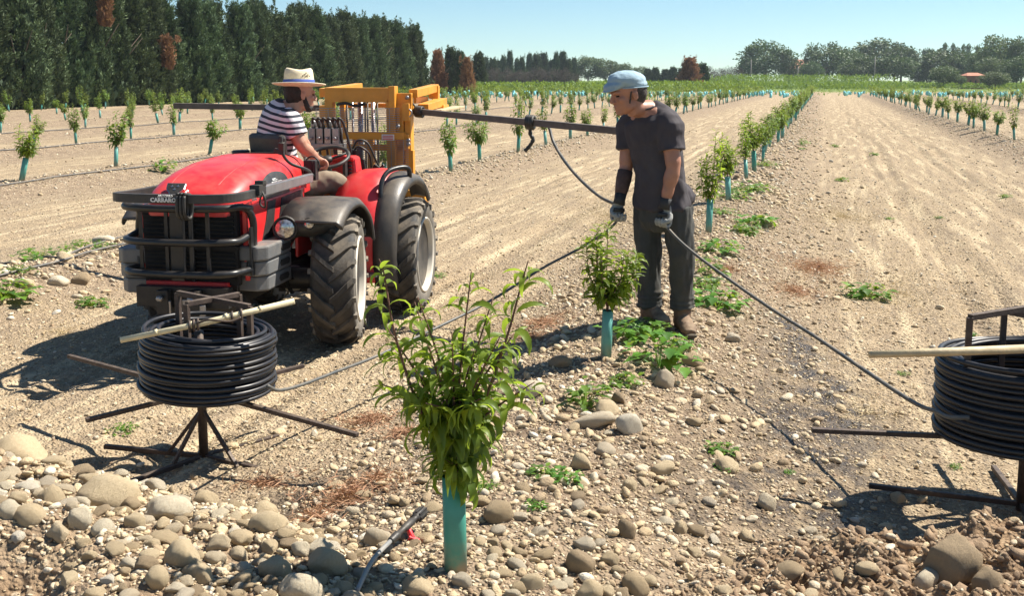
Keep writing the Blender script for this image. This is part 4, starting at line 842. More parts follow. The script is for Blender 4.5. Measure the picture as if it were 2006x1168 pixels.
# ================================================================== TRACTOR
# local frame: x to the tractor's left side, y towards its rear, z up; origin on the ground under the front axle
AL = R(9)
TO = W3(-1.70, 6.60); TRZ = TH - AL
tr = thing('tractor', 'red compact articulated tractor with black front guard and grey weights, driver on it', 'tractor', TO, TRZ)
TM = Matrix.Translation(TO) @ Matrix.Rotation(TRZ, 4, 'Z')
CX0 = -0.045
def wheel(name, c, yaw, Rr=.415, w=.27, lean=0):
    """tyre with slanted lugs and a dished rim; wheel axis along local x"""
    o = bpy.data.objects.new(name, None); COL.objects.link(o); o.parent = tr; o.location = c; o.rotation_euler = (lean, 0, yaw)
    ax = Matrix.Rotation(R(90), 4, 'Y'); g = MB(); hw = w / 2; rr = Rr - .032
    prof = [(Rr * .60, -hw * .72), (Rr * .66, -hw * .95), (Rr * .80, -hw), (rr * .95, -hw * .96), (rr, -hw * .8), (rr + .004, 0), (rr, hw * .8), (rr * .95, hw * .96), (Rr * .80, hw), (Rr * .66, hw * .95), (Rr * .60, hw * .72)]
    g.lathe(prof, 56, ax); 
    for q in range(len(g.f)):
        pz = sum(abs(g.v[k][0]) for k in g.f[q]) / len(g.f[q])
        if pz > hw * .93: g.m[q] = 1
    N = 20
    for sgn in (-1, 1):
        for k in range(N):
            a0 = 2 * math.pi * (k + (0.5 if sgn > 0 else 0)) / N; pts = []
            for i_ in range(6):
                t_ = i_ / 5; x = sgn * (-.012 + t_ * (hw * 1.01)); a = a0 + t_ ** 1.15 * .30; pts.append((x, a, t_))
            vs = []
            for x, a, t_ in pts:
                rb = rr - .012 - (.022 if t_ == 1 else 0); rt = Rr - (.012 * t_ ** 3) - (.016 if t_ == 1 else 0); wd_ = .033 + .014 * t_
                for rad_, da in ((rb, -wd_ * 1.5), (rt, -wd_), (rt, wd_), (rb, wd_ * 1.5)):
                    aa = a + da; vs.append((x, math.sin(aa) * rad_, math.cos(aa) * rad_))
            fs = []
            for i_ in range(5):
                b = i_ * 4
                for j_ in range(3):
                    f = (b + j_, b + j_ + 1, b + 4 + j_ + 1, b + 4 + j_); fs.append(f if sgn < 0 else f[::-1])
            fs.append((0, 1, 2, 3)); fs.append((20, 21, 22, 23)); g.add(vs, fs)
            xs = sgn * (hw + .001); aa = a0 + .30                       # the lug carries on down the side wall
            g.add([(xs - sgn * .012, math.sin(aa + d_) * r_, math.cos(aa + d_) * r_) for r_, d_ in ((rr, -.045), (rr, .045), (rr * .88, .04), (rr * .88, -.02))] + [(xs + sgn * .008, math.sin(aa + d_) * r_, math.cos(aa + d_) * r_) for r_, d_ in ((rr * .985, -.04), (rr * .985, .04), (rr * .9, .03), (rr * .9, -.02))], [(4, 5, 6, 7), (0, 1, 5, 4), (1, 2, 6, 5), (2, 3, 7, 6), (3, 0, 4, 7)], mi=1)
    obj('tyre', g, [MAT['tyre'], MAT['tyre_side']], o)
    for s_ in (1,):
        m = MB(); m.lathe([(Rr * .61, -hw * .7), (Rr * .655, hw * .98), (Rr * .635, hw * 1.03), (Rr * .6, hw * .95), (Rr * .575, hw * .55), (Rr * .55, hw * .1), (Rr * .3, hw * .02), (Rr * .27, hw * .3), (Rr * .16, hw * .34), (Rr * .15, hw * .55), (.001, hw * .56)], 44, ax)
        for k in range(6):
            a = k * math.pi / 3; m.lathe([(.014, hw * .3), (.014, hw * .42), (.001, hw * .43)], 6, Matrix.Rotation(0, 4, 'X') @ Matrix.Translation((0, math.sin(a) * Rr * .22, math.cos(a) * Rr * .22)) @ ax)
        for k in range(4):
            a = k * math.pi / 2 + .4; m.box((hw * .3, math.sin(a) * Rr * .52, math.cos(a) * Rr * .52), (.05, .05, .05), (-a, 0, 0))
    obj('rim', m, MAT['white_dusty'], o, bevel=.002); return o
wheel('wheel', (.612, .02, .405), R(11)); wheel('wheel', (-.50, .10, .405), R(11) + math.pi)
wheel('wheel', (.80, 1.0, .405), R(1)); wheel('wheel', (-.32, 1.08, .405), R(1) + math.pi)
RM = Matrix.Translation((.1, .95, 0)) @ Matrix.Rotation(R(-5), 4, 'Z') @ Matrix.Translation((-.1, -.95, 0))   # rear half steered a little
# ---- chassis, axle, engine block (dark)
g = MB()
g.box((CX0, -.05, .42), (.30, 1.15, .26)); g.box((CX0, -.52, .40), (.52, .22, .16)); g.tube([(CX0, -.56, .37), (CX0, -.64, .37)], .29, 20, ell=.45, adir=(1, 0, 0))
g.tube([(-.5, 0, .405), (.5, 0, .405)], .07, 12); g.tube([(-.3, 1.08, .405), (.6, .98, .405)], .08, 12); g.box((CX0 + .05, .75, .45), (.34, .8, .3)); g.ell((CX0, 0, .40), (.16, .17, .16)); g.ell((.15, 1.02, .41), (.17, .18, .17))
g.tube(spl([(.22, -.35, .62), (.3, -.2, .5), (.28, .05, .3), (.2, .3, .35)], 6), .014, 8); g.tube(spl([(.2, -.3, .55), (.33, -.1, .42), (.3, .2, .4)], 6), .010, 8); g.box((.25, .32, .36), (.2, .34, .16)); g.box((.3, .45, .52), (.22, .3, .05))
obj('chassis', g, MAT['iron_dark'], tr, bevel=.008)
g = MB(); g.lathe([(.001, 0), (.045, .004), (.05, .012), (.05, .15), (.046, .158), (.001, .16)], 20); obj('oil_filter', g, MAT['white_dusty'], tr, loc=(.27, .1, .30))
g = MB(); g.box((-.02, 0, 0), (.04, .05, .035)); g.box((.06, .01, -.03), (.03, .04, .02)); obj('bracket', g, MAT['steel'], tr, loc=(.27, .2, .33), bevel=.003)
# ---- bonnet: one domed shell
ys = [-.70, -.66, -.60, -.50, -.36, -.15, .10, .32, .52, .62]
zt = [.985, 1.015, 1.05, 1.092, 1.128, 1.158, 1.172, 1.17, 1.155, 1.13]
wd_ = [.215, .26, .285, .30, .312, .322, .326, .32, .295, .26]
g = MB(); rs = []
for y, z1, w_ in zip(ys, zt, wd_):
    ring = []
    for k in range(27):
        a = math.pi * k / 26; cx = math.cos(a); sx = math.sin(a)
        x = w_ * math.copysign(abs(cx) ** .52, cx); zb = .90 if y < .3 else .93
        ring.append((CX0 + x, y, zb + (z1 - zb) * (sx ** .62 if sx > 0 else 0) + (-.0 if 0 < k < 26 else -.02)))
    rs.append([Vector(p) for p in ring])
vs = [p for r_ in rs for p in r_]; n = 27; fs = []
for i_ in range(len(rs) - 1):
    for k in range(n - 1): fs.append((i_ * n + k, i_ * n + k + 1, (i_ + 1) * n + k + 1, (i_ + 1) * n + k))
fs.append(tuple(range(n))[::-1]); fs.append(tuple(range((len(rs) - 1) * n, len(rs) * n))); g.add(vs, fs, True)
bon = obj('bonnet', g, MAT['red'], tr)
g = MB()                                                     # shut line of the bonnet, two moulded creases
def bz(y, fx):                                               # height of the bonnet at y, fx = x/halfwidth
    z1 = np.interp(y, ys, zt); w_ = np.interp(y, ys, wd_); c = min(1, abs(fx) ** (1 / .52)); zb = .90 if y < .3 else .93
    return CX0 + fx * w_, zb + (z1 - zb) * (math.sqrt(max(0, 1 - c * c)) ** .62)
for y in (.36,): g.tube([(bz(y, f)[0], y + .06 * (1 - f * f), bz(y, f)[1] + .001) for f in np.linspace(-.99, .99, 25)], .004, 5)
obj('shut_line', g, MAT['dark_hole'], bon)
g = MB()
for f0 in (-.52, .52): g.tube([(bz(y, f0 * (1 - .25 * (y + .66)))[0], y, bz(y, f0 * (1 - .25 * (y + .66)))[1] - .002) for y in np.linspace(-.66, .3, 24)], [.0015 + .005 * math.sin(math.pi * k / 23) for k in range(24)], 6)
obj('crease', g, MAT['red'], bon)
# side panels (red) with the dark slanted bands and fender-side red block
for s_ in (1, -1):
    xs = CX0 + s_ * .318; g = MB()
    poly = [(-.62, .50), (-.64, .93), (.32, .955), (.30, .80), (.1, .62), (-.12, .50)]
    MX = Matrix(((0, 0, 1, xs), (1, 0, 0, 0), (0, 1, 0, 0), (0, 0, 0, 1)))
    g.prism(poly, .03, MX); sp = obj('side_panel', g, MAT['red'], tr, bevel=.006)
    g = MB(); M2 = Matrix(((0, 0, 1, xs + s_ * .0165), (1, 0, 0, 0), (0, 1, 0, 0), (0, 0, 0, 1)))
    g.prism([(-.43, .70), (-.50, .50), (-.33, .50), (-.20, .93), (-.32, .93), (-.36, .82)], .006, M2); obj('dark_band', g, MAT['grey_plastic'], sp)
    g = MB(); g.prism([(-.10, .93), (-.16, .78), (-.13, .66), (-.05, .60), (.12, .64), (.28, .82), (.26, .945)], .008, M2); obj('intake', g, MAT['black_plastic'], sp, bevel=.002)
# dark roundel on the rear side of the bonnet and red filler cap behind
def bs(y, a, o=.003):
    z1 = np.interp(y, ys, zt); w_ = np.interp(y, ys, wd_); zb = .90 if y < .3 else .93
    return Vector((CX0 + (w_ + o) * math.cos(a) ** .52, y, zb + (z1 - zb + o) * math.sin(max(a, 1e-4)) ** .62))
g = MB(); G_ = []
for k in range(25):
    y = -.14 - .2 * math.cos(math.pi * k / 24); am = .62 * math.sin(math.pi * k / 24) ** .6 + .02
    G_.append([bs(y, .01 + am * j_ / 8) for j_ in range(9)])
g.add([p for r_ in G_ for p in r_], [(i_ * 9 + j_, i_ * 9 + j_ + 1, i_ * 9 + j_ + 10, i_ * 9 + j_ + 9) for i_ in range(24) for j_ in range(8)], True); obj('roundel', g, MAT['grey_plastic'], bon)
g = MB(); g.box((-.30, .62, 1.115), (.22, .16, .05)); obj('tank_top', g, MAT['red'], tr, bevel=.015)
g = MB(); g.lathe([(.06, 1.135), (.06, 1.165), (.052, 1.17), (.001, 1.17)], 20, Matrix.Translation((-.28, .62, 0))); obj('filler_cap', g, MAT['black_plastic'], tr)
# emblem on the nose: dark shield with a chrome rim
g = MB(); em = Matrix.Translation((-.13, -.655, 1.03)) @ Matrix.Rotation(R(-40), 4, 'X') @ Matrix.Rotation(R(90), 4, 'X')
sh_ = [(-.05, .035), (.05, .035), (.048, .0), (.02, -.035), (-.02, -.035), (-.048, 0)]
g.prism([(x * 1.12, y * 1.12) for x, y in sh_], .012, em, mi=0); g.prism(sh_, .018, em, mi=1)
for (x, y) in ((-.02, .012), (.016, .014), (0, -.008)): g.prism([(x - .012, y), (x, y - .004), (x + .012, y), (x + .004, y + .004), (x, y + .014), (x - .004, y + .004)], .021, em, mi=0)
obj('emblem', g, [MAT['chrome'], MAT['black_plastic']], tr)
# ---- grille
g = MB(); g.box((CX0, -.645, .70), (.57, .05, .44)); g.box((CX0, -.68, .70), (.60, .025, .02)); g.box((CX0 + .02, -.682, .70), (.02, .02, .42))
for k in range(16): g.box((CX0, -.678, .52 + k * .024), (.54, .012, .006))
obj('grille', g, MAT['dark_hole'], tr)
g = MB(); g.box((CX0 - .02, -.66, .485), (.5, .08, .03)); obj('grille_trim', g, MAT['red'], tr, bevel=.006)
# ---- tube guard in front
g = MB(); xl, xr, yf = -.385, .29, -.83
def hoop(z, bl, br, fl=0, r_=.021):
    pts = [(xl + .02, yf + bl, z + fl), (xl, yf + .09, z), (xl + .03, yf + .02, z), (xl + .13, yf - .03, z), ((xl + xr) / 2, yf - .05, z), (xr - .13, yf - .03, z), (xr - .03, yf + .02, z), (xr, yf + .09, z), (xr + .02, yf + br, z + fl)]
    g.tube(spl(pts, 6), r_, 12)
hoop(.945, .16, .2, -.02, .021); hoop(.755, .2, .24, .03); hoop(.575, .16, .18, .0)
g.tube(spl([(xr, yf + .12, .945), (xr + .02, yf + .19, .90), (xr + .03, yf + .21, .8), (xr + .0, yf + .2, .56)], 6), .021, 10); g.tube(spl([(xl, yf + .12, .945), (xl + .02, yf + .19, .90), (xl - .0, yf + .21, .8), (xl + .0, yf + .2, .56)], 6), .021, 10)
for x in (-.27, -.115, .03, .13): g.box((x, yf + .02, .745), (.02, .012, .40))
g.box((-.05, yf + .02, .74), (.075, .03, .42)); g.box((xr + .03, yf + .2, .68), (.012, .09, .28))
obj('front_guard', g, MAT['black_paint'], tr)
g = MB()
for x, z in ((-.155, .43), (.03, .43)): g.lathe([(.02, 0), (.02, .02), (.012, .03), (.001, .03)], 6, Matrix.Translation((x, yf - .01, z)) @ Matrix.Rotation(R(90), 4, 'X'))
for x, z in ((-.125, .37), (-.02, .38), (.08, .35)): g.box((x, yf + .02, z), (.035, .015, .08))
obj('bolt_plate', g, MAT['steel'], tr, bevel=.003)
g = MB(); g.box((CX0 - .02, yf + .10, .42), (.56, .06, .12)); g.box((-.155, yf + .03, .40), (.07, .05, .14)); g.box((.03, yf + .03, .40), (.07, .05, .14)); g.tube([(-.05, yf, .44), (-.05, yf + .01, .30)], .006, 6)
obj('bumper', g, MAT['iron_dark'], tr, bevel=.01)
# ---- flat rail round the nose
def flat(g, pts, w=.012, h=.055):
    P = [Vector(p) for p in pts]; rs = []
    for i_ in range(len(P)):
        t_ = (P[min(i_ + 1, len(P) - 1)] - P[max(i_ - 1, 0)]).normalized(); n_ = t_.cross(Vector((0, 0, 1))).normalized()
        rs.append([P[i_] + n_ * sx * w / 2 + Vector((0, 0, sz * h / 2)) for sx, sz in ((-1, -1), (1, -1), (1, 1), (-1, 1))])
    g.rings(rs, smooth=False)
g = MB(); L_ = spl([(-.37, -.30, 1.0), (-.38, -.62, 1.0), (-.385, -.82, 1.005), (-.35, -.91, 1.01), (-.25, -.94, 1.01), (-.05, -.95, 1.01), (.18, -.94, 1.01), (.29, -.90, 1.012), (.335, -.8, 1.013), (.34, -.6, 1.013), (.345, -.2, 1.015)], 5)
flat(g, L_, .03, .05); obj('front_rail', g, MAT['grey_plastic'], tr, bevel=.004)
g = MB(); g.bar((.345, -.62, 1.015), (.352, .26, 1.02), .035, .06); obj('side_rail', g, MAT['steel'], tr, bevel=.006)
g = MB(); g.box((.345, -.60, 1.03), (.06, .10, .06)); g.box((.35, -.57, 1.065), (.05, .05, .03)); g.tube(spl([(.37, -.6, 1.02), (.39, -.61, .98), (.385, -.6, .93), (.355, -.6, .95), (.37, -.6, 1.02)], 6), .006, 6); obj('rail_latch', g, MAT['black_plastic'], tr, bevel=.008)
g = MB()
for x in (.045, .065, .085): g.tube(spl([(x, -.985, .99 + .04), (x, -.985, .93), (x, -.93, .90), (x, -.90, .93), (x + .005, -.91, 1.02), (x, -.985, 1.04)], 5), .010, 6)
obj('strap', g, MAT['black_plastic'], tr)
def text(s_, size, M, mat, parent, name='lettering', ext=.002, bold=0):
    c = bpy.data.curves.new('t', 'FONT'); c.body = s_; c.size = size; c.align_x = 'CENTER'; c.extrude = ext; c.offset = bold; c.resolution_u = 2
    o = bpy.data.objects.new('t', c); COL.objects.link(o); dg = bpy.context.evaluated_depsgraph_get(); me = bpy.data.meshes.new_from_object(o.evaluated_get(dg)); bpy.data.objects.remove(o)
    me.materials.clear(); me.materials.append(MAT[mat]); q = link(name, me, parent); q.matrix_local = M; return q
fr_ = Matrix.Translation((-.045, -.9675, 1.012)) @ Matrix.Rotation(R(90), 4, 'X')
text('CARRARO', .032, fr_ @ Matrix.Translation((0, -.018, 0)), 'white_paint', tr, bold=.0012); text('ANTONIO', .018, fr_ @ Matrix.Translation((.012, .008, 0)), 'white_paint', tr, bold=.0006)
sd_ = Matrix.Translation(bs(-.13, .26, .005)) @ Matrix.Rotation(R(90), 4, 'Z') @ Matrix.Rotation(R(70), 4, 'X')
text('CARRARO', .036, sd_ @ Matrix.Translation((0, -.004, .002)), 'white_paint', tr, bold=.001); text('ANTONIO', .022, sd_ @ Matrix.Translation((0, .027, .0)), 'white_paint', tr, bold=.0005)
text('TRX', .038, Matrix.Translation((CX0 + .326, -.50, .955)) @ Matrix.Rotation(R(90), 4, 'Z') @ Matrix.Rotation(R(76), 4, 'X'), 'white_paint', tr, bold=.001)
# ---- counterweights, three a side
def slab(x0, z0, side, k):
    g = MB(); s_ = side; D_ = .42; wI = .20
    poly = [(0, 0), (wI * .72, -.02), (wI, .03), (wI, D_ - .03), (wI - .03, D_), (0, D_)]
    M = Matrix.Translation((x0, -.60 + .012 * k, z0)) @ Matrix.Diagonal((s_, 1, 1, 1)); g.prism([(x, y) for x, y in poly], .088, M)
    if s_ < 0: g.f = [f[::-1] for f in g.f]
    w_ = obj('counterweight', g, MAT['cast'], tr, bevel=.012)
    h_ = MB(); pts = [(x0 + s_ * (wI + .001), -.60 + .27 + a, z0 + b) for a, b in ((-.085, 0), (-.068, .019), (.05, .019), (.068, 0), (.05, -.019), (-.068, -.019))]
    h_.add(pts + [(p[0] + s_ * .004, p[1], p[2]) for p in pts], [(0, 1, 2, 3, 4, 5), (11, 10, 9, 8, 7, 6)] + [(i_, (i_ + 1) % 6, 6 + (i_ + 1) % 6, 6 + i_) for i_ in range(6)]); obj('grip_slot', h_, MAT['dark_hole'], w_)
for k, z0 in enumerate((.48, .572, .664)): slab(.20 - .008 * (2 - k), z0, 1, -k * 1.6); slab(-.33, z0 - .03, -1, -k * 1.6)
g = MB(); g.box((CX0, -.45, .53), (.66, .06, .05)); obj('weight_carrier', g, MAT['iron_dark'], tr)
# ---- front fenders with the headlamp pod
def sweep(g, path, prof, mi=None, smooth=True):
    """path: (y,z) list; prof: list of (x, outward offset)"""
    P = [Vector((0, y, z)) for y, z in path]; rs = []
    for i_ in range(len(P)):
        t_ = (P[min(i_ + 1, len(P) - 1)] - P[max(i_ - 1, 0)]).normalized(); n_ = Vector((0, -t_.z, t_.y))
        rs.append([P[i_] + Vector((x, 0, 0)) + n_ * o_ for x, o_ in prof])
    g.rings(rs, smooth=smooth, mi=mi)
def sm2(p, n=6): return [(v.x, v.y) for v in spl([(a, b, 0) for a, b in p], n)]
for s_ in (1, -1):
    g = MB(); X0 = .36 if s_ > 0 else -.44
    path = sm2([(-.34, .80), (-.24, .865), (-.10, .905), (.06, .905), (.20, .855), (.32, .76), (.38, .62)])
    w_ = .39 if s_ > 0 else .22; prof = [(0, -.005), (0, .012), (w_ * .5, .022), (w_ * .92, .014), (w_, -.02), (w_, -.045), (w_ - .015, -.04), (w_ * .9, -.004), (w_ * .5, .004)]
    sweep(g, path, [(X0 + s_ * x, o_) for x, o_ in prof])
    if s_ < 0: g.f = [f[::-1] for f in g.f]
    fd = obj('front_fender', g, MAT['fender_black'], tr)
    if s_ < 0: continue
    g = MB(); pod = [(-.31, .80), (-.34, .74), (-.31, .69), (-.22, .675), (-.08, .73), (.03, .81), (.0, .87), (-.15, .872), (-.25, .85)]
    MXp = Matrix(((0, 0, 1, X0 + s_ * .12), (1, 0, 0, 0), (0, 1, 0, 0), (0, 0, 0, 1)))
    g.ell((X0 + s_ * .13, -.16, .785), (.17, .19, .088)); g.ell((X0 + s_ * .04, -.25, .775), (.085, .10, .085)); me = remesh(g, .012, 3, None, 'pod', MAT['black_plastic'])
    pd = link('lamp_pod', me, fd)
    for (lx, lz, lr, ly) in ((.045, .772, .066, -.355), (.185, .80, .034, -.325)):
        q = Matrix.Translation((X0 + s_ * lx, ly, lz)) @ Matrix.Rotation(R(12), 4, 'Z') @ Matrix.Rotation(R(90), 4, 'X')
        g = MB(); g.lathe([(lr * .98, -.09), (lr * 1.12, -.02), (lr * 1.12, .006), (lr, .008), (lr * .98, 0), (.001, -.002)], 28, q, mi=0); g.lathe([(lr * .97, .001), (lr * .8, .012), (lr * .4, .019), (.001, .021)], 28, q, mi=1)
        obj('headlamp', g, [MAT['black_plastic'], MAT['lens']], tr)
    g = MB(); g.box((X0 + s_ * .05, .02, .70), (.02, .42, .26)); obj('inner_guard', g, MAT['red' if s_ > 0 else 'black_plastic'], tr, bevel=.01)
# ---- rear fenders: red shell, black outer lip
for s_ in (1, -1):
    X0 = .44 if s_ > 0 else -.24; g = MB()
    path = sm2([(.64, .28), (.625, .46), (.64, .64), (.72, .80), (.86, .915), (1.02, .96), (1.16, .95)])
    prof = [(-.06, 0), (-.06, .02), (.04, .055), (.16, .065), (.28, .045), (.285, .02), (.16, .045), (.06, .035), (-.04, 0)]
    sweep(g, path, [(X0 + s_ * x, o_) for x, o_ in prof]); g.X = RM
    if s_ < 0: g.f = [f[::-1] for f in g.f]
    g.v = [tuple(RM @ Vector(v)) for v in g.v]
    rf = obj('rear_fender', g, MAT['red'], tr)
    g = MB(); path = sm2([(.66, .26), (.63, .46), (.65, .64), (.73, .80), (.87, .91), (1.02, .95), (1.17, .935), (1.30, .87), (1.38, .78)])
    prof = [(.27, .01), (.275, .055), (.32, .055), (.40, .035), (.425, 0), (.42, -.035), (.405, -.035), (.39, .01), (.30, .03)]
    sweep(g, path, [(X0 + s_ * x, o_) for x, o_ in prof]); g.v = [tuple(RM @ Vector(v)) for v in g.v]
    if s_ < 0: g.f = [f[::-1] for f in g.f]
    obj('fender_lip', g, MAT['fender_black'], rf)
g = MB(); g.tube(spl([(.70, .67, .72), (.71, .66, .80), (.70, .68, .93), (.73, .75, 1.02), (.80, .85, 1.045), (.84, .9, 1.03), (.84, .93, .97)], 6), .017, 10); g.tube([(.70, .672, .72), (.705, .665, .80), (.70, .67, .86)], .021, 10); obj('grab_rail', g, MAT['black_paint'], tr)
g = MB(); g.box((.40, .74, .50), (.46, .05, .5)); g.box((.36, .6, .34), (.5, .34, .03)); g.v = [tuple(RM @ Vector(v)) for v in g.v]; obj('rear_panel', g, MAT['red'], tr, bevel=.01)
g = MB(); g.box((.38, .90, .865), (.34, .14, .10)); obj('rear_deck', g, MAT['orange'], tr, bevel=.008)
g = MB(); g.box((.55, .62, .34), (.34, .30, .02)); g.bar((.42, .5, .34), (.42, .5, .6), .02); obj('footstep', g, MAT['steel'], tr)
g = MB(); g.tube([(.40, .78, .90), (.44, .80, .935), (.52, .84, .95)], .012, 8); obj('yellow_lever', g, MAT['yellow'], tr)
# ---- console: dash, steering wheel, levers, seat
g = MB(); g.box((.30, 1.12, .98), (.26, .16, .24), taper=.8); g.box((.30, 1.10, 1.085), (.20, .14, .04)); obj('dashboard', g, MAT['red'], tr, bevel=.03)
g = MB(); g.box((.345, 1.03, 1.02), (.02, .12, .12)); 
for k in range(5): g.box((.37, 1.06, .96 + k * .025), (.02, .05, .012))
g.tube([(.24, 1.06, .9), (.22, .96, 1.05)], .022, 10); obj('steering_column', g, MAT['black_plastic'], tr)
sw = Matrix.Translation((.225, .96, 1.10)) @ Matrix.Rotation(R(25), 4, 'X')
g = MB(); g.tube([sw @ Vector((.155 * math.cos(a), .155 * math.sin(a), 0)) for a in np.linspace(0, 2 * math.pi, 29)[:-1]], .014, 8, closed=True)
for a in (.5, 2.6, 4.7): g.tube([sw @ Vector((0, 0, -.02)), sw @ Vector((.15 * math.cos(a), .15 * math.sin(a), 0))], .009, 6)
g.lathe([(.035, -.03), (.035, .0), (.001, .005)], 14, sw); obj('steering_wheel', g, MAT['black_plastic'], tr)
g = MB(); g.box((-.055, .60, 1.01), (.37, .06, .56), (R(6), 0, R(-30))); g.box((.02, .80, .80), (.36, .36, .1), (0, 0, R(-30))); obj('seat', g, MAT['black_plastic'], tr, bevel=.04)
g = MB(); g.box((.02, .78, .66), (.3, .3, .2)); obj('seat_base', g, MAT['iron_dark'], tr)
g = MB(); g.tube(spl([(.34, .30, 1.035), (.345, .26, 1.06), (.33, .2, 1.085), (.27, .13, 1.12), (.235, .1, 1.17), (.225, .1, 1.22)], 6), .011, 8); g.box((.222, .1, 1.225), (.035, .035, .07), (.2, .1, 0)); g.box((.20, .1, 1.20), (.06, .03, .03), (0, .3, 0)); g.box((.22, .1, 1.27), (.018, .02, .05)); obj('mirror_arm', g, MAT['black_plastic'], tr, bevel=.006)
g = MB(); g.box((.30, .40, 1.08), (.06, .10, .09)); g.box((.35, .36, 1.06), (.02, .06, .13)); g.tube([(.32 + .05 * math.cos(a), .38, 1.09 + .06 * math.sin(a)) for a in np.linspace(0, 2 * math.pi, 17)[:-1]], .006, 6, closed=True); g.tube([(.33, .36, 1.02), (.335, .3, 1.03)], .02, 10); obj('winch', g, MAT['iron_dark'], tr, bevel=.004)
g = MB()                                                     # hydraulic valve bank with levers and hoses
for k in range(4): g.box((.0 + k * .062, 1.32, 1.23), (.05, .1, .13)); g.lathe([(.018, 1.295), (.022, 1.31), (.022, 1.345), (.001, 1.36)], 10, Matrix.Translation((.0 + k * .062, 1.32, 0))); g.tube([(.0 + k * .062, 1.26, 1.22), (.0 + k * .062, 1.24, 1.22)], .014, 8)
g.box((.10, 1.33, 1.16), (.26, .14, .04)); obj('valve_bank', g, MAT['steel'], tr, bevel=.004)
g = MB()
for k in range(6):
    x = .0 + k * .04; g.tube(spl([(x, 1.30, 1.33), (x + .02, 1.26, 1.37), (x + .05, 1.3, 1.30), (x + .06 + .02 * (k % 3), 1.34, 1.0), (.25, 1.4, .8)], 6), .010, 7)
g.tube(spl([(.27, 1.4, 1.12), (.33, 1.36, 1.2), (.40, 1.38, 1.18), (.45, 1.42, 1.05), (.47, 1.5, .95)], 6), .008, 7); g.tube(spl([(.30, 1.38, 1.13), (.36, 1.3, 1.16), (.43, 1.32, 1.1), (.42, 1.4, .98)], 6), .008, 7)
obj('hydraulic_hose', g, MAT['black_plastic'], tr)
g = MB(); g.prism([(.26, .86), (.26, 1.14), (.32, 1.13), (.38, 1.06), (.40, .9), (.36, .86)], .03, Matrix.Translation((0, 1.36, 0)) @ Matrix.Rotation(R(90), 4, 'X') @ Matrix.Identity(4)); g.box((.33, 1.34, .80), (.3, .1, .2)); g.tube([(.36, 1.30, 1.06), (.36, 1.31, 1.15)], .025, 12); obj('lever_console', g, MAT['black_plastic'], tr, bevel=.008)
g = MB(); g.bar((.40, 1.42, .84), (.50, 1.36, 1.0), .10, .015, up=(0, -1, 0)); g.bar((.50, 1.36, .99), (.535, 1.35, 1.02), .02); obj('pedal_plate', g, MAT['black_paint'], tr, bevel=.004)
# ================================================================== YELLOW MAST behind the tractor (own thing)
ms = thing('lift_mast', 'yellow forklift mast with wire guard mounted behind the tractor seat', 'forklift mast', TM @ Vector((.25, 1.8, 0)), TRZ)
OF = Vector((.25, 1.8, 0))
def mv(p): return Vector(p) - OF
def mpart(name, mat, f, bevel=.004):
    g = MB(); g.X = Matrix.Translation(-OF); f(g); return obj(name, g, MAT[mat], ms, bevel=bevel)
mpart('crossbeam', 'yellow', lambda g: (g.box((.225, 1.80, 1.535), (.57, .08, .115)), g.box((.49, 1.795, 1.52), (.05, .10, .17))))
mpart('upright', 'yellow', lambda g: (g.box((-.03, 1.80, 1.0), (.065, .08, 1.0)), g.box((-.10, 1.86, 1.05), (.06, .08, .8))))
mpart('upright', 'yellow', lambda g: (g.box((.475, 1.80, 1.0), (.07, .08, 1.0)), g.box((.54, 1.84, 1.03), (.055, .09, .85))))
mpart('outer_post', 'yellow', lambda g: (g.box((.60, 1.86, .98), (.05, .10, .96)), g.box((.59, 1.80, 1.40), (.06, .04, .14)), g.box((.59, 1.79, 1.17), (.05, .03, .12)), g.box((.632, 1.84, .95), (.02, .06, .30))))
mpart('middle_rail', 'yellow', lambda g: (g.box((.25, 1.78, 1.215), (.66, .05, .06)), g.box((.33, 1.82, 1.12), (.5, .05, .045)), g.box((.30, 1.80, 1.02), (.045, .05, .40)), g.box((.17, 1.82, 1.15), (.03, .05, .12)), g.box((.25, 1.9, .62), (.75, .08, .1))))
mpart('inner_rail', 'yellow', lambda g: (g.box((.055, 1.86, 1.36), (.04, .05, .24)), g.box((.24, 1.9, 1.45), (.40, .04, .035))))
mpart('side_bracket', 'yellow', lambda g: (g.box((.57, 1.84, 1.50), (.12, .06, .10)), g.box((.62, 1.86, 1.48), (.02, .1, .13))))
mpart('lift_arm', 'yellow', lambda g: (g.bar((.63, 1.88, 1.545), (.65, 2.55, 1.585), .07, .065), g.box((.61, 2.2, 1.49), (.03, .4, .05)), g.box((.65, 2.52, 1.55), (.085, .06, .11))))
mpart('lift_arm', 'yellow', lambda g: (g.bar((.68, 2.0, 1.43), (.71, 2.55, 1.47), .09, .06), g.box((.71, 2.5, 1.43), (.1, .2, .03))))
mpart('lift_arm', 'yellow', lambda g: (g.bar((-.12, 1.9, 1.55), (-.10, 2.8, 1.59), .07, .07),))
mpart('plank', 'cane', lambda g: g.bar((.74, 2.2, 1.40), (.82, 2.75, 1.42), .10, .02))
mpart('lift_cylinder', 'chrome', lambda g: (g.tube([(.20, 1.86, .6), (.20, 1.86, 1.5)], .022, 12), g.tube([(.30, 1.88, .6), (.30, 1.88, 1.49)], .018, 12), g.tube([(.13, 1.88, .6), (.13, 1.88, 1.48)], .010, 8)), 0)
mpart('lift_chain', 'iron_dark', lambda g: [g.tube([(x, 1.84, .7), (x, 1.84, 1.49)], .008, 6) for x in (.095, .245, .265, .345)] + [g.tube(spl([(.04, 1.76, 1.46), (.12, 1.74, 1.47), (.2, 1.75, 1.45), (.28, 1.75, 1.47)], 5), .012, 6)], 0)
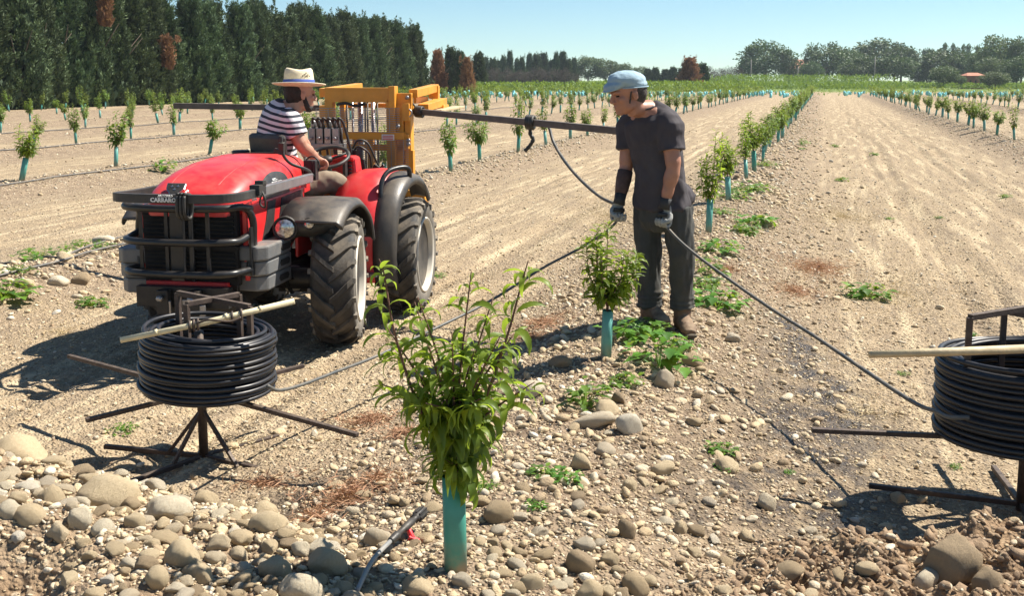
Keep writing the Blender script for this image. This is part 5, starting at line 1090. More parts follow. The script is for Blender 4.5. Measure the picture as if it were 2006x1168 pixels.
def wires(g):
    for x0, x1, z0, z1 in ((-.13, .55, 1.245, 1.43), (-.02, .62, .78, 1.18)):
        n_ = int((z1 - z0) / .0155)
        for k in range(n_ + 1): g.bar((x0, 1.752, z0 + (z1 - z0) * k / n_), (x1, 1.752, z0 + (z1 - z0) * k / n_), .0042)
        for x in np.arange(x0, x1 + .001, .10): g.bar((x, 1.749, z0), (x, 1.749, z1), .004)
mpart('wire_guard', 'steel', wires, 0)
mpart('warning_plate', 'white_paint', lambda g: g.box((.455, 1.75, 1.205), (.10, .006, .045)), 0)
mpart('warning_mark', 'red', lambda g: [g.box((.455, 1.746, 1.19 + k * .013), (.085, .004, .006)) for k in range(3)], 0)
mpart('ring', 'steel', lambda g: g.tube([(.61 + .03 * math.cos(a), 1.79, 1.395 + .03 * math.sin(a)) for a in np.linspace(0, 6.283, 17)[:-1]], .007, 6, closed=True), 0)
mpart('bolt', 'steel', lambda g: [g.lathe([(.018, 0), (.018, .014), (.001, .016)], 6, Matrix.Translation((x, y, z)) @ Matrix.Rotation(R(90), 4, 'X')) for x, y, z in ((.60, 1.81, 1.515), (.615, 1.778, 1.18), (.615, 1.778, 1.15), (.54, 1.75, 1.29), (-.12, 1.75, 1.30))], 0)
mpart('counter_box', 'yellow', lambda g: (g.box((.56, 1.72, .74), (.42, .12, .12)),), .01)
# ---- iron beams carried across
def beam(a, b, label, w=.062, h=.062):
    c = (a + b) / 2; o = thing('iron_beam', label, 'beam', c, 0)
    g = MB(); g.bar(a - c, b - c, w, h); obj('bar', g, MAT['beam_iron'], o, bevel=.004); return o
pA, pB = at(342, 207, 8.75), at(655, 212, 8.65)
beam(pA, pB, 'long rusty iron beam reaching left behind the driver', .06, .047)
pC, pD = at(805, 217, 8.42), at(1232, 258, 6.5); beam(pC, pD, 'long iron beam from the yellow mast to behind the standing man', .05, .045)
q = pD - pC
b_ = bpy.data.objects['iron_beam.001'] if 'iron_beam.001' in bpy.data.objects else None
g = MB(); k0 = pC + q * .61
for k in range(4): g.tube([k0 + q.normalized() * (k - 1.5) * .02 + Vector((0, .045 * math.cos(a), .042 * math.sin(a))) for a in np.linspace(0, 6.283, 13)[:-1]], .012, 6, closed=True)
g.tube(spl([k0 + Vector((0, 0, -.03)), k0 + Vector((.0, 0, -.08)), k0 + Vector((.02, 0, -.12)), k0 + Vector((-.01, 0, -.17)), k0 + Vector((-.04, 0, -.2))], 5), [.014, .014, .015, .012, .014, .016, .012, .014, .016, .012, .014, .016, .012, .014, .012, .014, .016, .012, .014, .016, .01], 7)
c_ = k0.copy(); g.v = [tuple(Vector(v) - c_) for v in g.v]; tag(obj('rope', g, MAT['black_plastic'], loc=c_), 'black rope knotted round the middle of the right beam', 'rope')
g = MB(); k1 = pC + q * .045
for k in range(5): g.tube([k1 + q.normalized() * (k - 1.5) * .02 + Vector((0, .04 * math.cos(a), .038 * math.sin(a))) for a in np.linspace(0, 6.283, 13)[:-1]], .011, 6, closed=True)
g.tube(spl([k1, k1 + Vector((-.06, 0, .07)), k1 + Vector((-.12, 0, .03)), k1 + Vector((-.13, .02, .1))], 5), .008, 6)
c_ = k1.copy(); g.v = [tuple(Vector(v) - c_) for v in g.v]; tag(obj('rope', g, MAT['iron_dark'], loc=c_), 'dark cord binding the right beam to the yellow mast', 'rope')
# ================================================================== PIPE REELS
def reel(label, base, feet, spokes, corners, zc0, zc1, rc, zt_, tilt, lab2, grp, trail, nl, braces, dxy=Vector()):
    o = thing('reel_stand', label, 'reel stand', base, 0, 'reel stands'); L = lambda p: Vector(p) - Vector(base)
    g = MB(); g.tube([(0, 0, .0), (0, 0, zc1)], .020, 10); obj('post', g, MAT['rust_iron'], o)
    for f in feet: g = MB(); g.bar((0, 0, .025), L(f), .022, .020); obj('foot', g, MAT['rust_iron'], o, bevel=.003)
    for f in braces: g = MB(); v = L(f); g.bar(Vector((0, 0, .24)), v, .014, .014); obj('brace', g, MAT['rust_iron'], o)
    for f in spokes: g = MB(); g.bar((0, 0, zc0 - .02), L(f), .022, .018); obj('spoke', g, MAT['rust_iron'], o, bevel=.002)
    g = MB(); C_ = [L(c) for c in corners]
    for c in C_: g.bar((c.x, c.y, zc0 - .01), c, .022, .022, up=(1, 0, 0))
    g.bar(C_[0], C_[2], .022, .022); g.bar(C_[1], C_[3], .022, .022); obj('top_frame', g, MAT['rust_iron'], o, bevel=.002)
    c = thing('pipe_coil', lab2, 'pipe coil', Vector(base) + Vector((0, 0, zc0)) + dxy, 0, grp); c.rotation_euler = tilt
    g = MB(); r = random.Random(len(label)); hgt = zc1 - zc0; dz = hgt / nl; pr = dz * .5
    for k in range(nl):
        for j_ in range(4):
            rr_ = rc - pr - j_ * pr * 1.85 + r.uniform(-.005, .005); z0 = (k + .5) * dz + r.uniform(-.002, .002); ph = r.uniform(0, 6.28); am = r.uniform(.001, .004)
            ox, oy = r.uniform(-.005, .005), r.uniform(-.005, .005)
            g.tube([(ox + rr_ * math.cos(a), oy + rr_ * math.sin(a), z0 + am * math.sin(a + ph) + (dz * .5 * (a / 6.283 - .5))) for a in np.linspace(0, 6.283, 57)], pr * r.uniform(.94, 1.02), 8)
    for k in range(3):
        rr_ = rc - .02 - .03 * k; ph = r.uniform(0, 6.28); g.tube([(rr_ * math.cos(a), rr_ * math.sin(a), hgt + pr * .6 + .012 * math.sin(a + ph)) for a in np.linspace(0, 6.283, 57)[:-1]], pr, 8, closed=True)
    obj('winding', g, MAT['pipe'], c)
    g = MB(); inv = (Matrix.Translation(c.location) @ c.rotation_euler.to_matrix().to_4x4()).inverted()
    g.tube([inv @ p for p in trail], pr * .82, 8); obj('trailing_pipe', g, MAT['pipe_grey'], c)
    return o, c
b1 = gp(400, 905, 0); b1.z = 0; b1c = at(408, 700, 4.38)

tr1 = spl([at(525, 757, 4.12), at(548, 765, 4.25), at(595, 753, 4.45), at(660, 728, 4.7), at(740, 697, 5.0), at(860, 640, 5.4), at(960, 590, 5.7), at(1060, 527, 5.95), at(1135, 487, 6.08), at(1190, 452, 6.15), at(1212, 428, 6.17), at(1222, 412, 6.2)], 5)
reel('rusty pipe reel stand with feet, braces and long spokes at the left', b1,
     [gp(205, 875, .03), gp(595, 940, .02), gp(545, 855, .02), gp(240, 950, .02)], [at(135, 698, 4.95), at(168, 824, 4.10), at(700, 853, 3.98), at(594, 717, 4.8)],
     [at(348, 574, 4.46), at(365, 596, 4.27), at(489, 601, 4.28), at(468, 577, 4.47)], .335, .585, .285, .74, (R(1), R(3.5), .3),
     'coil of black pipe heaped on the left reel, its end running to the standing man', 'coils of black pipe', tr1, 13, [gp(330, 888, .03), gp(340, 910, .03), gp(465, 916, .03)], W3(.03, 0, 0) - W3(0, 0, 0))
p2 = gp(2000, 1000, 0.02); p2.z = .02
tr2 = spl([at(1900, 818, 3.62), at(1860, 818, 3.66), at(1835, 807, 3.75), at(1790, 789, 3.95), at(1700, 730, 4.35), at(1600, 662, 4.8), at(1500, 598, 5.25), at(1400, 527, 5.65), at(1340, 480, 5.85), at(1308, 447, 5.96), at(1298, 432, 5.99), at(1290, 424, 6.02)], 5)
reel('rusty pipe reel stand cut by the right edge of the picture', p2,
     [gp(1702, 952, .06), p2 + W3(-.08, -.33, .01) - W3(0, 0, 0), p2 + W3(.5, .12, .0), p2 + W3(.1, .45, 0)], [at(1590, 843, 3.85), p2 + W3(.7, .05, .3), p2 + W3(-.1, -.55, .3), p2 + W3(.1, .6, .3)],
     [at(1900, 622, 3.72), at(1968, 609, 4.02), p2 + W3(.17, .14, .78), p2 + W3(.1, -.2, .76)], .30, .60, .33, .78, (R(-1), R(-1), .8),
     'coil of black pipe on the right reel, cut by the picture edge', 'coils of black pipe', tr2, 14, [])
def stick(name, pts, r, mat, label, cat):
    c = sum((Vector(p) for p in pts), Vector()) / len(pts); g = MB(); P = [Vector(p) - c for p in pts]; g.tube(P, r, 10)
    if mat.startswith('cane'):
        for k in range(1, 5): v = P[0] + (P[-1] - P[0]) * k / 5; d_ = (P[-1] - P[0]).normalized() * .006; rr_ = (r if not isinstance(r, (list, tuple)) else r[0]) * 1.12; g.tube([v - d_, v + d_], rr_, 10)
    return tag(obj(name, g, MAT[mat], loc=c), label, cat)
stick('bamboo_cane', [at(236, 667, 4.10), at(400, 633, 4.17), at(577, 590, 4.24)], [.0115, .0125, .0125], 'cane_pale', 'pale bamboo cane tied across the top of the left coil', 'cane')
stick('bamboo_cane', [at(1703, 695, 3.55), at(1850, 690, 3.56), at(2060, 682, 3.58)], [.012, .015, .016], 'cane', 'brown bamboo cane lying across the top of the right coil', 'cane')
g = MB()
for x, y, D in ((372, 640, 4.155), (380, 638, 4.16), (455, 622, 4.19), (473, 617, 4.195), (388, 636, 4.16)):
    c_ = at(x, y, D); dr = (at(577, 590, 4.24) - at(236, 667, 4.10)).normalized(); e1 = dr.cross(Vector((0, 0, 1))).normalized(); g.tube([c_ + e1 * .018 * math.cos(a) + Vector((0, 0, .022 * math.sin(a))) for a in np.linspace(0, 6.283, 13)[:-1]], .005, 6, closed=True)
g.tube(spl([at(385, 634, 4.14), at(410, 627, 4.13), at(450, 630, 4.14), at(472, 622, 4.16)], 6), .005, 6); c_ = at(420, 630, 4.16); g.v = [tuple(Vector(v) - c_) for v in g.v]
tag(obj('tie_wire', g, MAT['rust_iron'], loc=c_), 'rusty wire tying the pale cane to the left reel frame', 'wire')
# ---- the pipe hanging from the beam to the far hand
P3 = spl([at(1066, 247, 7.33), at(1070, 240, 7.3), at(1076, 250, 7.28), at(1085, 280, 7.2), at(1108, 318, 7.0), at(1140, 355, 6.75), at(1175, 385, 6.5), at(1205, 400, 6.3), at(1216, 408, 6.22)], 6)
c_ = P3[20].copy(); g = MB(); g.tube([p - c_ for p in P3], .0105, 8); tag(obj('hanging_pipe', g, MAT['pipe_grey'], loc=c_), 'grey pipe hanging from the beam down to the hand of the standing man', 'pipe')
# ---- connector with red valve at the bottom
p0, p1, p2_, p3 = on(700, 1172, .15), on(765, 1092, .12), on(800, 1062, .1), on(832, 1040, .1)
cc = p1.copy(); o = thing('pipe_connector', 'grey pipe end with black threaded coupling and red valve by the front sapling', 'pipe fitting', cc)
g = MB(); g.tube([v - cc for v in spl([p0 + Vector((0, 0, .02)), (p0 + p1) / 2 + Vector((-.008, 0, .045)), p1 + Vector((0, 0, .05))], 8)], .0072, 12); obj('pipe_end', g, MAT['pipe_light'], o)
g = MB(); ax = (p3 - p1).normalized(); b0 = p1 - cc + Vector((0, 0, .05)); ln = (p3 - p1).length
prof = [(0, .014), (.02, .016), (.16, .019), (.2, .019), (.22, .013), (.38, .013), (.4, .018), (.62, .018), (.64, .013), (.72, .013), (.74, .021), (.97, .021), (1.0, .015)]
g.tube([b0 + (p3 - p1) * t_ + Vector((0, 0, .02 * t_)) for t_, _ in prof], [r_ * .7 for _, r_ in prof], 14)
for k in range(8): a = k * .785; e1 = ax.cross(Vector((0, 0, 1))).normalized(); e2 = ax.cross(e1); f_ = e1 * math.cos(a) * .0165 + e2 * math.sin(a) * .0165; g.bar(b0 + (p3 - p1) * .75 + Vector((0, 0, .015)) + f_, b0 + (p3 - p1) * .96 + Vector((0, 0, .019)) + f_, .005)
obj('coupling', g, MAT['black_plastic'], o)
g = MB(); v0 = b0 + (p3 - p1) * .5 + Vector((.0, 0, .0)); w0 = W3(.012, -.01, -.022) - W3(0, 0, 0)
g.tube([v0, v0 + w0, v0 + w0 * 1.7], [.008, .009, .011], 10); g.box(v0 + w0 * 1.5, (.035, .012, .022), (.3, .4, TH)); obj('valve', g, MAT['red_valve'], o, bevel=.002)
# ---- drip lines
def drip(pts, label, r=.009):
    P = []
    for x, y in pts:
        q_ = on(x, y, .12); P.append(q_ + Vector((0, 0, r + .012)))
    P = spl(P, 8); c_ = P[len(P) // 2].copy(); P = [Vector((p.x, p.y, max(p.z, gh(p.x, p.y) + r + .004))) for p in P]
    g = MB(); g.tube([p - c_ for p in P], r, 6); tag(obj('drip_line', g, MAT['drip'], loc=c_), label, 'drip line', 'drip irrigation lines')
drip([(-20, 550), (60, 530), (115, 517), (175, 498), (235, 484), (300, 470)], 'near drip line running past the weeds at the left edge', .0095)
drip([(-20, 524), (50, 515), (120, 508), (165, 490), (235, 468), (300, 458)], 'far drip line behind the weeds at the left edge', .0095)
def row_drip(k, y0, y1, lab, r=.011, dx=.12):
    P = [Vector((ROWS[k] + dx + .04 * math.sin(y * 1.7), y, gh(ROWS[k] + dx + .04 * math.sin(y * 1.7), y) + .02)) for y in np.arange(y0, y1, .5)]
    c_ = P[0].copy(); g = MB(); g.tube([p - c_ for p in P], r, 5); tag(obj('drip_line', g, MAT['drip'], loc=c_), lab, 'drip line', 'drip irrigation lines')
row_drip(-2, 10, 45, 'drip line along the second sapling row behind the tractor', .012, .25); row_drip(-3, 12, 60, 'drip line along the third sapling row behind the tractor', .014, .2); row_drip(-4, 16, 60, 'drip line along the fourth sapling row behind the tractor', .014, .2)
# ================================================================== PEOPLE
def basis(f, up):
    f = Vector(f).normalized(); l = Vector(up).cross(f).normalized(); u = f.cross(l).normalized()
    return Matrix(((f.x, l.x, u.x), (f.y, l.y, u.y), (f.z, l.z, u.z))).to_4x4()
def head_parts(g, M):
    E = lambda c, r: g.ell(M @ Vector(c), r, M.to_3x3().to_4x4(), 20, 14)
    T = lambda p, r, ell=1.0: g.tube([M @ Vector(q) for q in p], r, 10)
    E((-.012, 0, .035), (.098, .076, .092)); E((.03, 0, -.035), (.062, .058, .078)); E((.066, 0, -.093), (.024, .027, .021)); E((.0, 0, -.05), (.055, .058, .05))
    for s in (1, -1):
        E((.015, s * .04, -.062), (.042, .02, .03)); E((.064, s * .038, -.02), (.024, .02, .02)); E((.103, s * .012, -.033), (.011, .009, .009))
        E((-.008, s * .077, -.010), (.019, .007, .031)); E((-.004, s * .082, .004), (.015, .006, .016)); T([(.072, s * .045, .018), (.088, s * .028, .024), (.093, s * .01, .022)], [.010, .012, .010])
    T([(.09, 0, .02), (.099, 0, .0), (.112, 0, -.026), (.104, 0, -.036)], [.009, .010, .0135, .010])
    T([(.072, -.024, -.062), (.088, -.012, -.058), (.093, 0, -.06), (.088, .012, -.058), (.072, .024, -.062)], [.005, .008, .0085, .008, .005])
    T([(.072, -.02, -.072), (.086, -.01, -.073), (.089, 0, -.074), (.086, .01, -.073), (.072, .02, -.072)], [.005, .008, .009, .008, .005])
def eyes(M, par, off):
    for s in (1, -1):
        g = MB(); R3 = M.to_3x3().to_4x4(); g.ell(M @ Vector((.079, s * .031, .002)) - off, (.0095, .009, .0045), R3, 12, 8, mi=1); g.ell(M @ Vector((.0875, s * .031, .002)) - off, (.003, .0062, .0052), R3, 10, 6, mi=1)
        obj('eye', g, [MAT['white_paint'], MAT['dark_hole']], par)
def hand(g, grip, wrist, hose, flip=1, s=1.0, hr=.012):
    """palm, thumb and four bent fingers closed round a bar through grip along hose"""
    z = (wrist - grip).normalized(); x = (hose - z * hose.dot(z)).normalized(); y = z.cross(x)
    M = Matrix(((x.x, y.x, z.x, grip.x), (x.y, y.y, z.y, grip.y), (x.z, y.z, z.z, grip.z), (0, 0, 0, 1))) @ Matrix.Diagonal((1, flip, 1, 1))
    P = lambda a, b, c: M @ Vector((a * s, b * s, c * s))
    L = (wrist - grip).length / s
    g.tube([wrist, P(0, .014, L * .75), P(.0, .022, .035), P(0, .022, .012)], [(.028 * s, .024 * s), (.034 * s, .020 * s), (.041 * s, .017 * s), (.040 * s, .014 * s)], 14, adir=x)
    for k, (fx, ln) in enumerate(((-.033, .86), (-.011, .98), (.011, 1.0), (.033, .92))):
        q = hr / s + .010; pts = [P(fx, .022, .02), P(fx, q, -.004), P(fx * .98, q * .6, -q * .95 * ln), P(fx * .96, -q * .5, -q * 1.02 * ln), P(fx * .95, -q * 1.05, -q * .1 + .004 * k), P(fx * .93, -q * .75, q * .75 * ln)]
        g.tube(spl(pts, 4), [.0098 * s * (1 - .25 * i_ / 20) for i_ in range(21)], 9)
    g.tube(spl([P(.034, .014, .045), P(.048, .0, .025), P(.045, -.016, .008), P(.028, -.024, -.002), P(.012, -.025, -.006)], 4), [.0125 * s * (1 - .2 * i_ / 16) for i_ in range(17)], 9)
def wr(sc_, amp, st=(1, 1, 1)):
    return lambda p: amp * (noise.noise(Vector((p.x * st[0], p.y * st[1], p.z * st[2])) * sc_) + .5 * noise.noise(Vector((p.x * st[1], p.y * st[0], p.z * st[2])) * sc_ * 2.1 + Vector((5, 3, 1))))
def finish(name, g, vox, sm, w, mat, par, off):
    g.v = [tuple(Vector(v) - off) for v in g.v]; return link(name, remesh(g, vox, sm, w, name, MAT[mat]), par)
# ---------------------------------------------------------------- the standing man
D0 = 6.14
def J(x, y, d=0): return at(x, y, D0 + d)
def dirv(u, D, z=0): return (W3(u, D, z) - W3(0, 0, 0)).normalized()
off = on(1305, 628, .2)
pm = thing('person', 'man in flat blue cap, dark tee and grey trousers stooping to pull pipe', 'person', off)
Lf, Fw = dirv(.66, -.75), dirv(-.75, -.66)
pel, wst, che, uch, nck = J(1297, 405), J(1296, 352, -.01), J(1283, 285), J(1274, 240), J(1263, 212, -.02)
hc = J(1230, 184, -.08); HM = Matrix.Translation(hc) @ basis(dirv(-.93, -.36, -.18), (0, 0, 1))
lsh, rsh = J(1311, 248, -.13), J(1233, 246, .13); lel, rel_ = J(1319, 327, -.17), J(1227, 325, .1)
lgr, rgr = at(1299, 434, 5.985), at(1212, 424, 6.17); lwr, rwr = at(1303, 399, 5.985), at(1214, 391, 6.18)
lhp, rhp = J(1325, 415, -.08), J(1270, 415, .08); lkn, rkn = J(1335, 505, -.07), J(1269, 503, .05); lan, ran = J(1337, 592, -.02), J(1275, 590, .05)
g = MB(); head_parts(g, HM)
g.tube([HM @ Vector((-.03, 0, -.03)), HM @ Vector((-.03, 0, -.09)), nck, uch], [(.056, .06), (.056, .058), (.07, .062), (.12, .08)], 16, adir=Lf)
g.tube([nck + Vector((0, 0, .0)), uch, che, wst, pel], [(.09, .06), (.165, .095), (.165, .115), (.14, .10), (.15, .11)], 20, adir=Lf)
for sh_, el_, wr_, hp, kn, an in ((lsh, lel, lwr, lhp, lkn, lan), (rsh, rel_, rwr, rhp, rkn, ran)):
    g.tube(spl([uch * .45 + sh_ * .55, sh_, sh_ * .5 + el_ * .5, el_, el_ * .65 + wr_ * .35, wr_], 4), [.055 - .0 * i_ if i_ < 5 else .056 if i_ < 9 else .047 if i_ < 12 else .041 if i_ < 14 else .044 if i_ < 17 else .036 if i_ < 19 else .029 for i_ in range(21)], 14)
    g.tube([hp, kn, an, an + Vector((0, 0, -.06))], [.08, .055, .042, .04], 12)
body = finish('body', g, .0055, 5, None, 'skin', pm, off)
eyes(HM, body, off)
g = MB(); g.ell(HM @ Vector((-.046, 0, .012)), (.072, .0785, .088), HM.to_3x3().to_4x4(), 24, 16); g.ell(HM @ Vector((-.045, 0, -.035)), (.06, .06, .045), HM.to_3x3().to_4x4())
for s in (1, -1): g.tube([HM @ Vector((.012, s * .071, .02)), HM @ Vector((.02, s * .064, -.02)), HM @ Vector((.026, s * .056, -.05))], [.007, .006, .007], 8)
finish('hair', g, .006, 2, wr(90, .002), 'hair_grey', body, off)
g = MB(); E3 = HM.to_3x3().to_4x4(); tl = Matrix.Rotation(R(-10), 4, HM.col[1].to_3d().normalized())
g.ell(HM @ Vector((-.005, 0, .078)), (.116, .092, .058), tl @ E3, 28, 16); g.ell(HM @ Vector((-.02, 0, .055)), (.107, .088, .045), tl @ E3, 28, 16); g.ell(HM @ Vector((.06, 0, .068)), (.085, .072, .032), tl.inverted() @ E3, 24, 12); g.ell(HM @ Vector((.10, 0, .045)), (.055, .062, .009), tl.inverted() @ E3, 24, 8)
cp = finish('flat_cap', g, .0055, 4, wr(26, .003, (1, 1, 1.6)), 'cap_cloth', pm, off)
g = MB(); g.tube([HM @ Vector((-.02 + .108 * math.cos(a), .0885 * math.sin(a), .035 + .012 * math.cos(a))) for a in np.linspace(.75, 5.53, 40)], .0035, 6); g.v = [tuple(Vector(v) - off) for v in g.v]; obj('cap_band', g, MAT['cap_cloth'], cp)
g = MB()                                                     # tee shirt: body of the garment and two short sleeves
hem = pel + Vector((0, 0, .015)); g.tube(spl([nck + Vector((0, 0, .012)) - Fw * .012, uch + Vector((0, 0, .03)), uch * .5 + che * .5, che, wst + Fw * .01, hem + Lf * .0], 4), [(.085, .062), (.10, .07), (.125, .085), (.16, .10), (.18, .112), (.187, .12), (.186, .124), (.184, .126), (.182, .128), (.18, .13), (.178, .13), (.175, .128), (.17, .125), (.166, .124), (.165, .124), (.165, .125), (.166, .127), (.168, .13), (.172, .133), (.176, .136), (.178, .138)], 28, adir=Lf)
g.ell(hem - Fw * .05 + Vector((0, 0, .05)), (.16, .15, .10)); BM = Matrix((( Lf.x, Fw.x, 0, 0), (Lf.y, Fw.y, 0, 0), (0, 0, 1, 0), (0, 0, 0, 1)))
g.ell(J(1288, 232, .02), (.14, .075, .06), BM)
for sh_, el_ in ((lsh, lel), (rsh, rel_)):
    e_ = sh_ + (el_ - sh_) * .60; g.tube(spl([uch * .6 + sh_ * .4 + Vector((0, 0, .01)), sh_ + Vector((0, 0, .008)), sh_ * .6 + e_ * .4, e_], 4), [.068, .072, .075, .076, .076, .075, .074, .073, .072, .072, .073, .074, .077], 18)
wn = wr(9, .012, (1.3, 1.3, .8))
def fold_(p):
    a = p.x * Lf.x + p.y * Lf.y; m = min(1, max(0, (1.15 - (p.z)) / .5)); q = noise.noise(p * 5)
    return wn(p) + .0075 * m * (abs(math.sin(17 * (p.z * .9 + a * 1.0) + 5 * q)) ** .6 - .5) + (.012 * max(0, (.80 - p.z) / .06) if p.z < .80 else 0) * .6
finish('tee_shirt', g, .0065, 3, fold_, 'tee_dark', pm, off)
g = MB(); g.tube([nck + Vector((0, 0, .002)) + Lf * .072 * math.cos(a) + Fw * (.058 * math.sin(a) + .01) + Vector((0, 0, -.022 * max(0, math.sin(a)) + .008)) for a in np.linspace(0, 6.283, 33)[:-1]], .006, 8, closed=True); g.v = [tuple(Vector(v) - off) for v in g.v]; obj('collar', g, MAT['tee_dark'], pm)
g = MB(); g.tube([wst * .35 + pel * .65, pel, pel + Vector((0, 0, -.08)), pel + Vector((0, 0, -.14))], [(.155, .118), (.165, .128), (.16, .128), (.12, .10)], 24, adir=Lf); g.ell(pel - Fw * .055 + Vector((0, 0, -.04)), (.15, .14, .11))
for hp, kn, an, cu in ((lhp, lkn, lan, 1), (rhp, rkn, ran, -1)):
    g.tube(spl([hp + Vector((0, 0, .03)), hp * .5 + kn * .5, kn, kn * .5 + an * .5, an, an + Vector((0, 0, -.035))], 5), [.086, .086, .086, .085, .084, .083, .082, .081, .079, .077, .076, .075, .074, .073, .072, .071, .070, .068, .066, .065, .064, .069, .070, .069, .070, .066], 22)
    for k in range(4): c_ = an + Vector((0, 0, .055 - .027 * k)); t1 = dirv(random.gauss(0, .05), random.gauss(0, .05), 1); g.tube([c_ + t1 * -.011, c_, c_ + t1 * .011], [.066, .0755 + .004 * (k % 2), .066], 18)
tro = finish('trousers', g, .0075, 4, wr(12, .018, (1.5, 1.5, .5)), 'trousers_grey', pm, off)
g = MB()
for q, a in ((pel + Lf * .145 - Fw * .03 + Vector((0, 0, -.03)), .05),): g.tube([q, q + Vector((0, 0, -.14)) + Lf * .01], .004, 6)
g.v = [tuple(Vector(v) - off) for v in g.v]; obj('pocket_seam', g, MAT['tee_dark'], tro)
for an, fd_ in ((lan, dirv(.12, -.98)), (ran, dirv(.35, -.93))):
    gz = gh(an.x, an.y); a0 = Vector((an.x, an.y, gz + .03)); sd_ = fd_.cross(Vector((0, 0, 1)))
    g = MB(); g.tube([Vector((an.x, an.y, an.z - .01)), Vector((an.x, an.y, gz + .11)), a0 + Vector((0, 0, .03))], [.052, .054, .05], 16)
    g.tube([a0 - fd_ * .075 + Vector((0, 0, .02)), a0 - fd_ * .03 + Vector((0, 0, .03)), a0 + fd_ * .06 + Vector((0, 0, .035)), a0 + fd_ * .14 + Vector((0, 0, .018)), a0 + fd_ * .195 + Vector((0, 0, .008))], [(.036, .045), (.042, .055), (.043, .05), (.05, .034), (.032, .02)], 18, adir=sd_)
    bt = finish('boot', g, .006, 4, wr(30, .004), 'boots', pm, off)
    g = MB(); g.tube([a0 - fd_ * .08 + Vector((0, 0, -.02)), a0 + fd_ * .0 + Vector((0, 0, -.02)), a0 + fd_ * .13 + Vector((0, 0, -.018)), a0 + fd_ * .205 + Vector((0, 0, -.008))], [(.04, .016), (.043, .016), (.053, .016), (.034, .014)], 16, adir=sd_); g.v = [tuple(Vector(v) - off) for v in g.v]; obj('sole', g, MAT['sole'], bt)
    g = MB()
    for k in range(4): c_ = a0 + fd_ * (.03 + .022 * k) + Vector((0, 0, .085 - .012 * k)); g.tube([c_ - sd_ * .025, c_ + Vector((0, 0, .004)), c_ + sd_ * .025], .003, 6)
    g.v = [tuple(Vector(v) - off) for v in g.v]; obj('lace', g, MAT['straw'], bt)
for gr, wr_, hs, fl, el_ in ((lgr, lwr, dirv(.5, -.55, -.45), 1, lel), (rgr, rwr, dirv(-.75, -.35, -.45), -1, rel_)):
    g = MB(); hand(g, gr, wr_, hs, fl, 1.06, .0135); gl = finish('glove', g, .0038, 3, None, 'glove_grey', pm, off)
    ad = (el_ - wr_).normalized(); g = MB(); g.tube([wr_ - ad * .03, wr_ + ad * .0, wr_ + ad * .035], [.037, .0335, .036], 18); g.tube([gr + (wr_ - gr) * .28, gr + (wr_ - gr) * .5], [(.040, .019), (.038, .022)], 14); g.v = [tuple(Vector(v) - off) for v in g.v]; obj('cuff', g, MAT['glove_black'], gl)
g = MB(); g.tube([rwr * (1 - t_) + rel_ * t_ for t_ in (.1, .35, .6, .85)], [.034, .0415, .0465, .0455], 18); g.v = [tuple(Vector(v) - off) for v in g.v]; obj('arm_sleeve', g, MAT['tattoo_sleeve'], pm)
g = MB(); q = lwr + (lel - lwr).normalized() * .05; ad = (lel - lwr).normalized(); g.tube([q, q + ad * .008], [.0325, .0325], 16); g.v = [tuple(Vector(v) - off) for v in g.v]; obj('bracelet', g, MAT['red_valve'], pm)
# ---------------------------------------------------------------- the driver
def K(x, y, z): return TM @ Vector((x, y, z))
def kd(x, y, z=0): return (TM.to_3x3() @ Vector((x, y, z))).normalized()
off = K(-.02, .76, .86)
pd_ = thing('person', 'man in straw hat and striped tee shirt sitting on the tractor, driving', 'person', off)
Rt, Fw2 = kd(.72, -.69), kd(.69, .72)
hc = K(.115, .75, 1.553); HM = Matrix.Translation(hc) @ basis(kd(.76, .65, -.06), (0, 0, 1))
nck, uch, che, wst, pel = K(.035, .735, 1.46), K(-.015, .725, 1.39), K(-.05, .715, 1.29), K(-.06, .72, 1.12), K(-.03, .76, .95)
nsh, fsh = K(.09, .605, 1.375), K(-.13, .85, 1.39); nel, fel = K(.165, .615, 1.205), K(.02, 1.04, 1.2)
ngr, fgr = K(.232, .815, 1.045), K(.06, 1.10, 1.02); nwr, fwr = K(.222, .765, 1.10), K(.03, 1.08, 1.08)
g = MB(); head_parts(g, HM)
g.tube([HM @ Vector((-.03, 0, -.02)), HM @ Vector((-.03, 0, -.09)), nck, uch], [(.055, .06), (.058, .06), (.075, .066), (.12, .08)], 16, adir=Rt)
g.tube([nck, uch, che, wst, pel], [(.09, .065), (.16, .09), (.165, .115), (.15, .11), (.16, .12)], 20, adir=Rt)
for sh_, el_, wr_ in ((nsh, nel, nwr), (fsh, fel, fwr)):
    g.tube(spl([uch * .4 + sh_ * .6, sh_, sh_ * .5 + el_ * .5, el_, el_ * .6 + wr_ * .4, wr_], 4), [.06 if i_ < 5 else .058 if i_ < 9 else .05 if i_ < 12 else .044 if i_ < 14 else .045 if i_ < 17 else .036 if i_ < 19 else .028 for i_ in range(21)], 14)
hand(g, ngr, nwr, kd(.95, .25, .1), 1, 1.0, .014); hand(g, fgr, fwr, kd(.3, -.9, -.2), -1, 1.0, .014)
body = finish('body', g, .0052, 4, None, 'skin_pale', pd_, off); eyes(HM, body, off)
g = MB(); R3 = HM.to_3x3().to_4x4(); g.ell(HM @ Vector((-.044, 0, .012)), (.074, .079, .088), R3, 24, 16); g.ell(HM @ Vector((-.045, 0, -.035)), (.058, .062, .045), R3)
finish('hair', g, .006, 2, wr(90, .002), 'hair', body, off)
g = MB(); g.ell(HM @ Vector((.062, 0, -.092)), (.034, .036, .03), R3); g.ell(HM @ Vector((.08, 0, -.048)), (.013, .026, .006), R3)
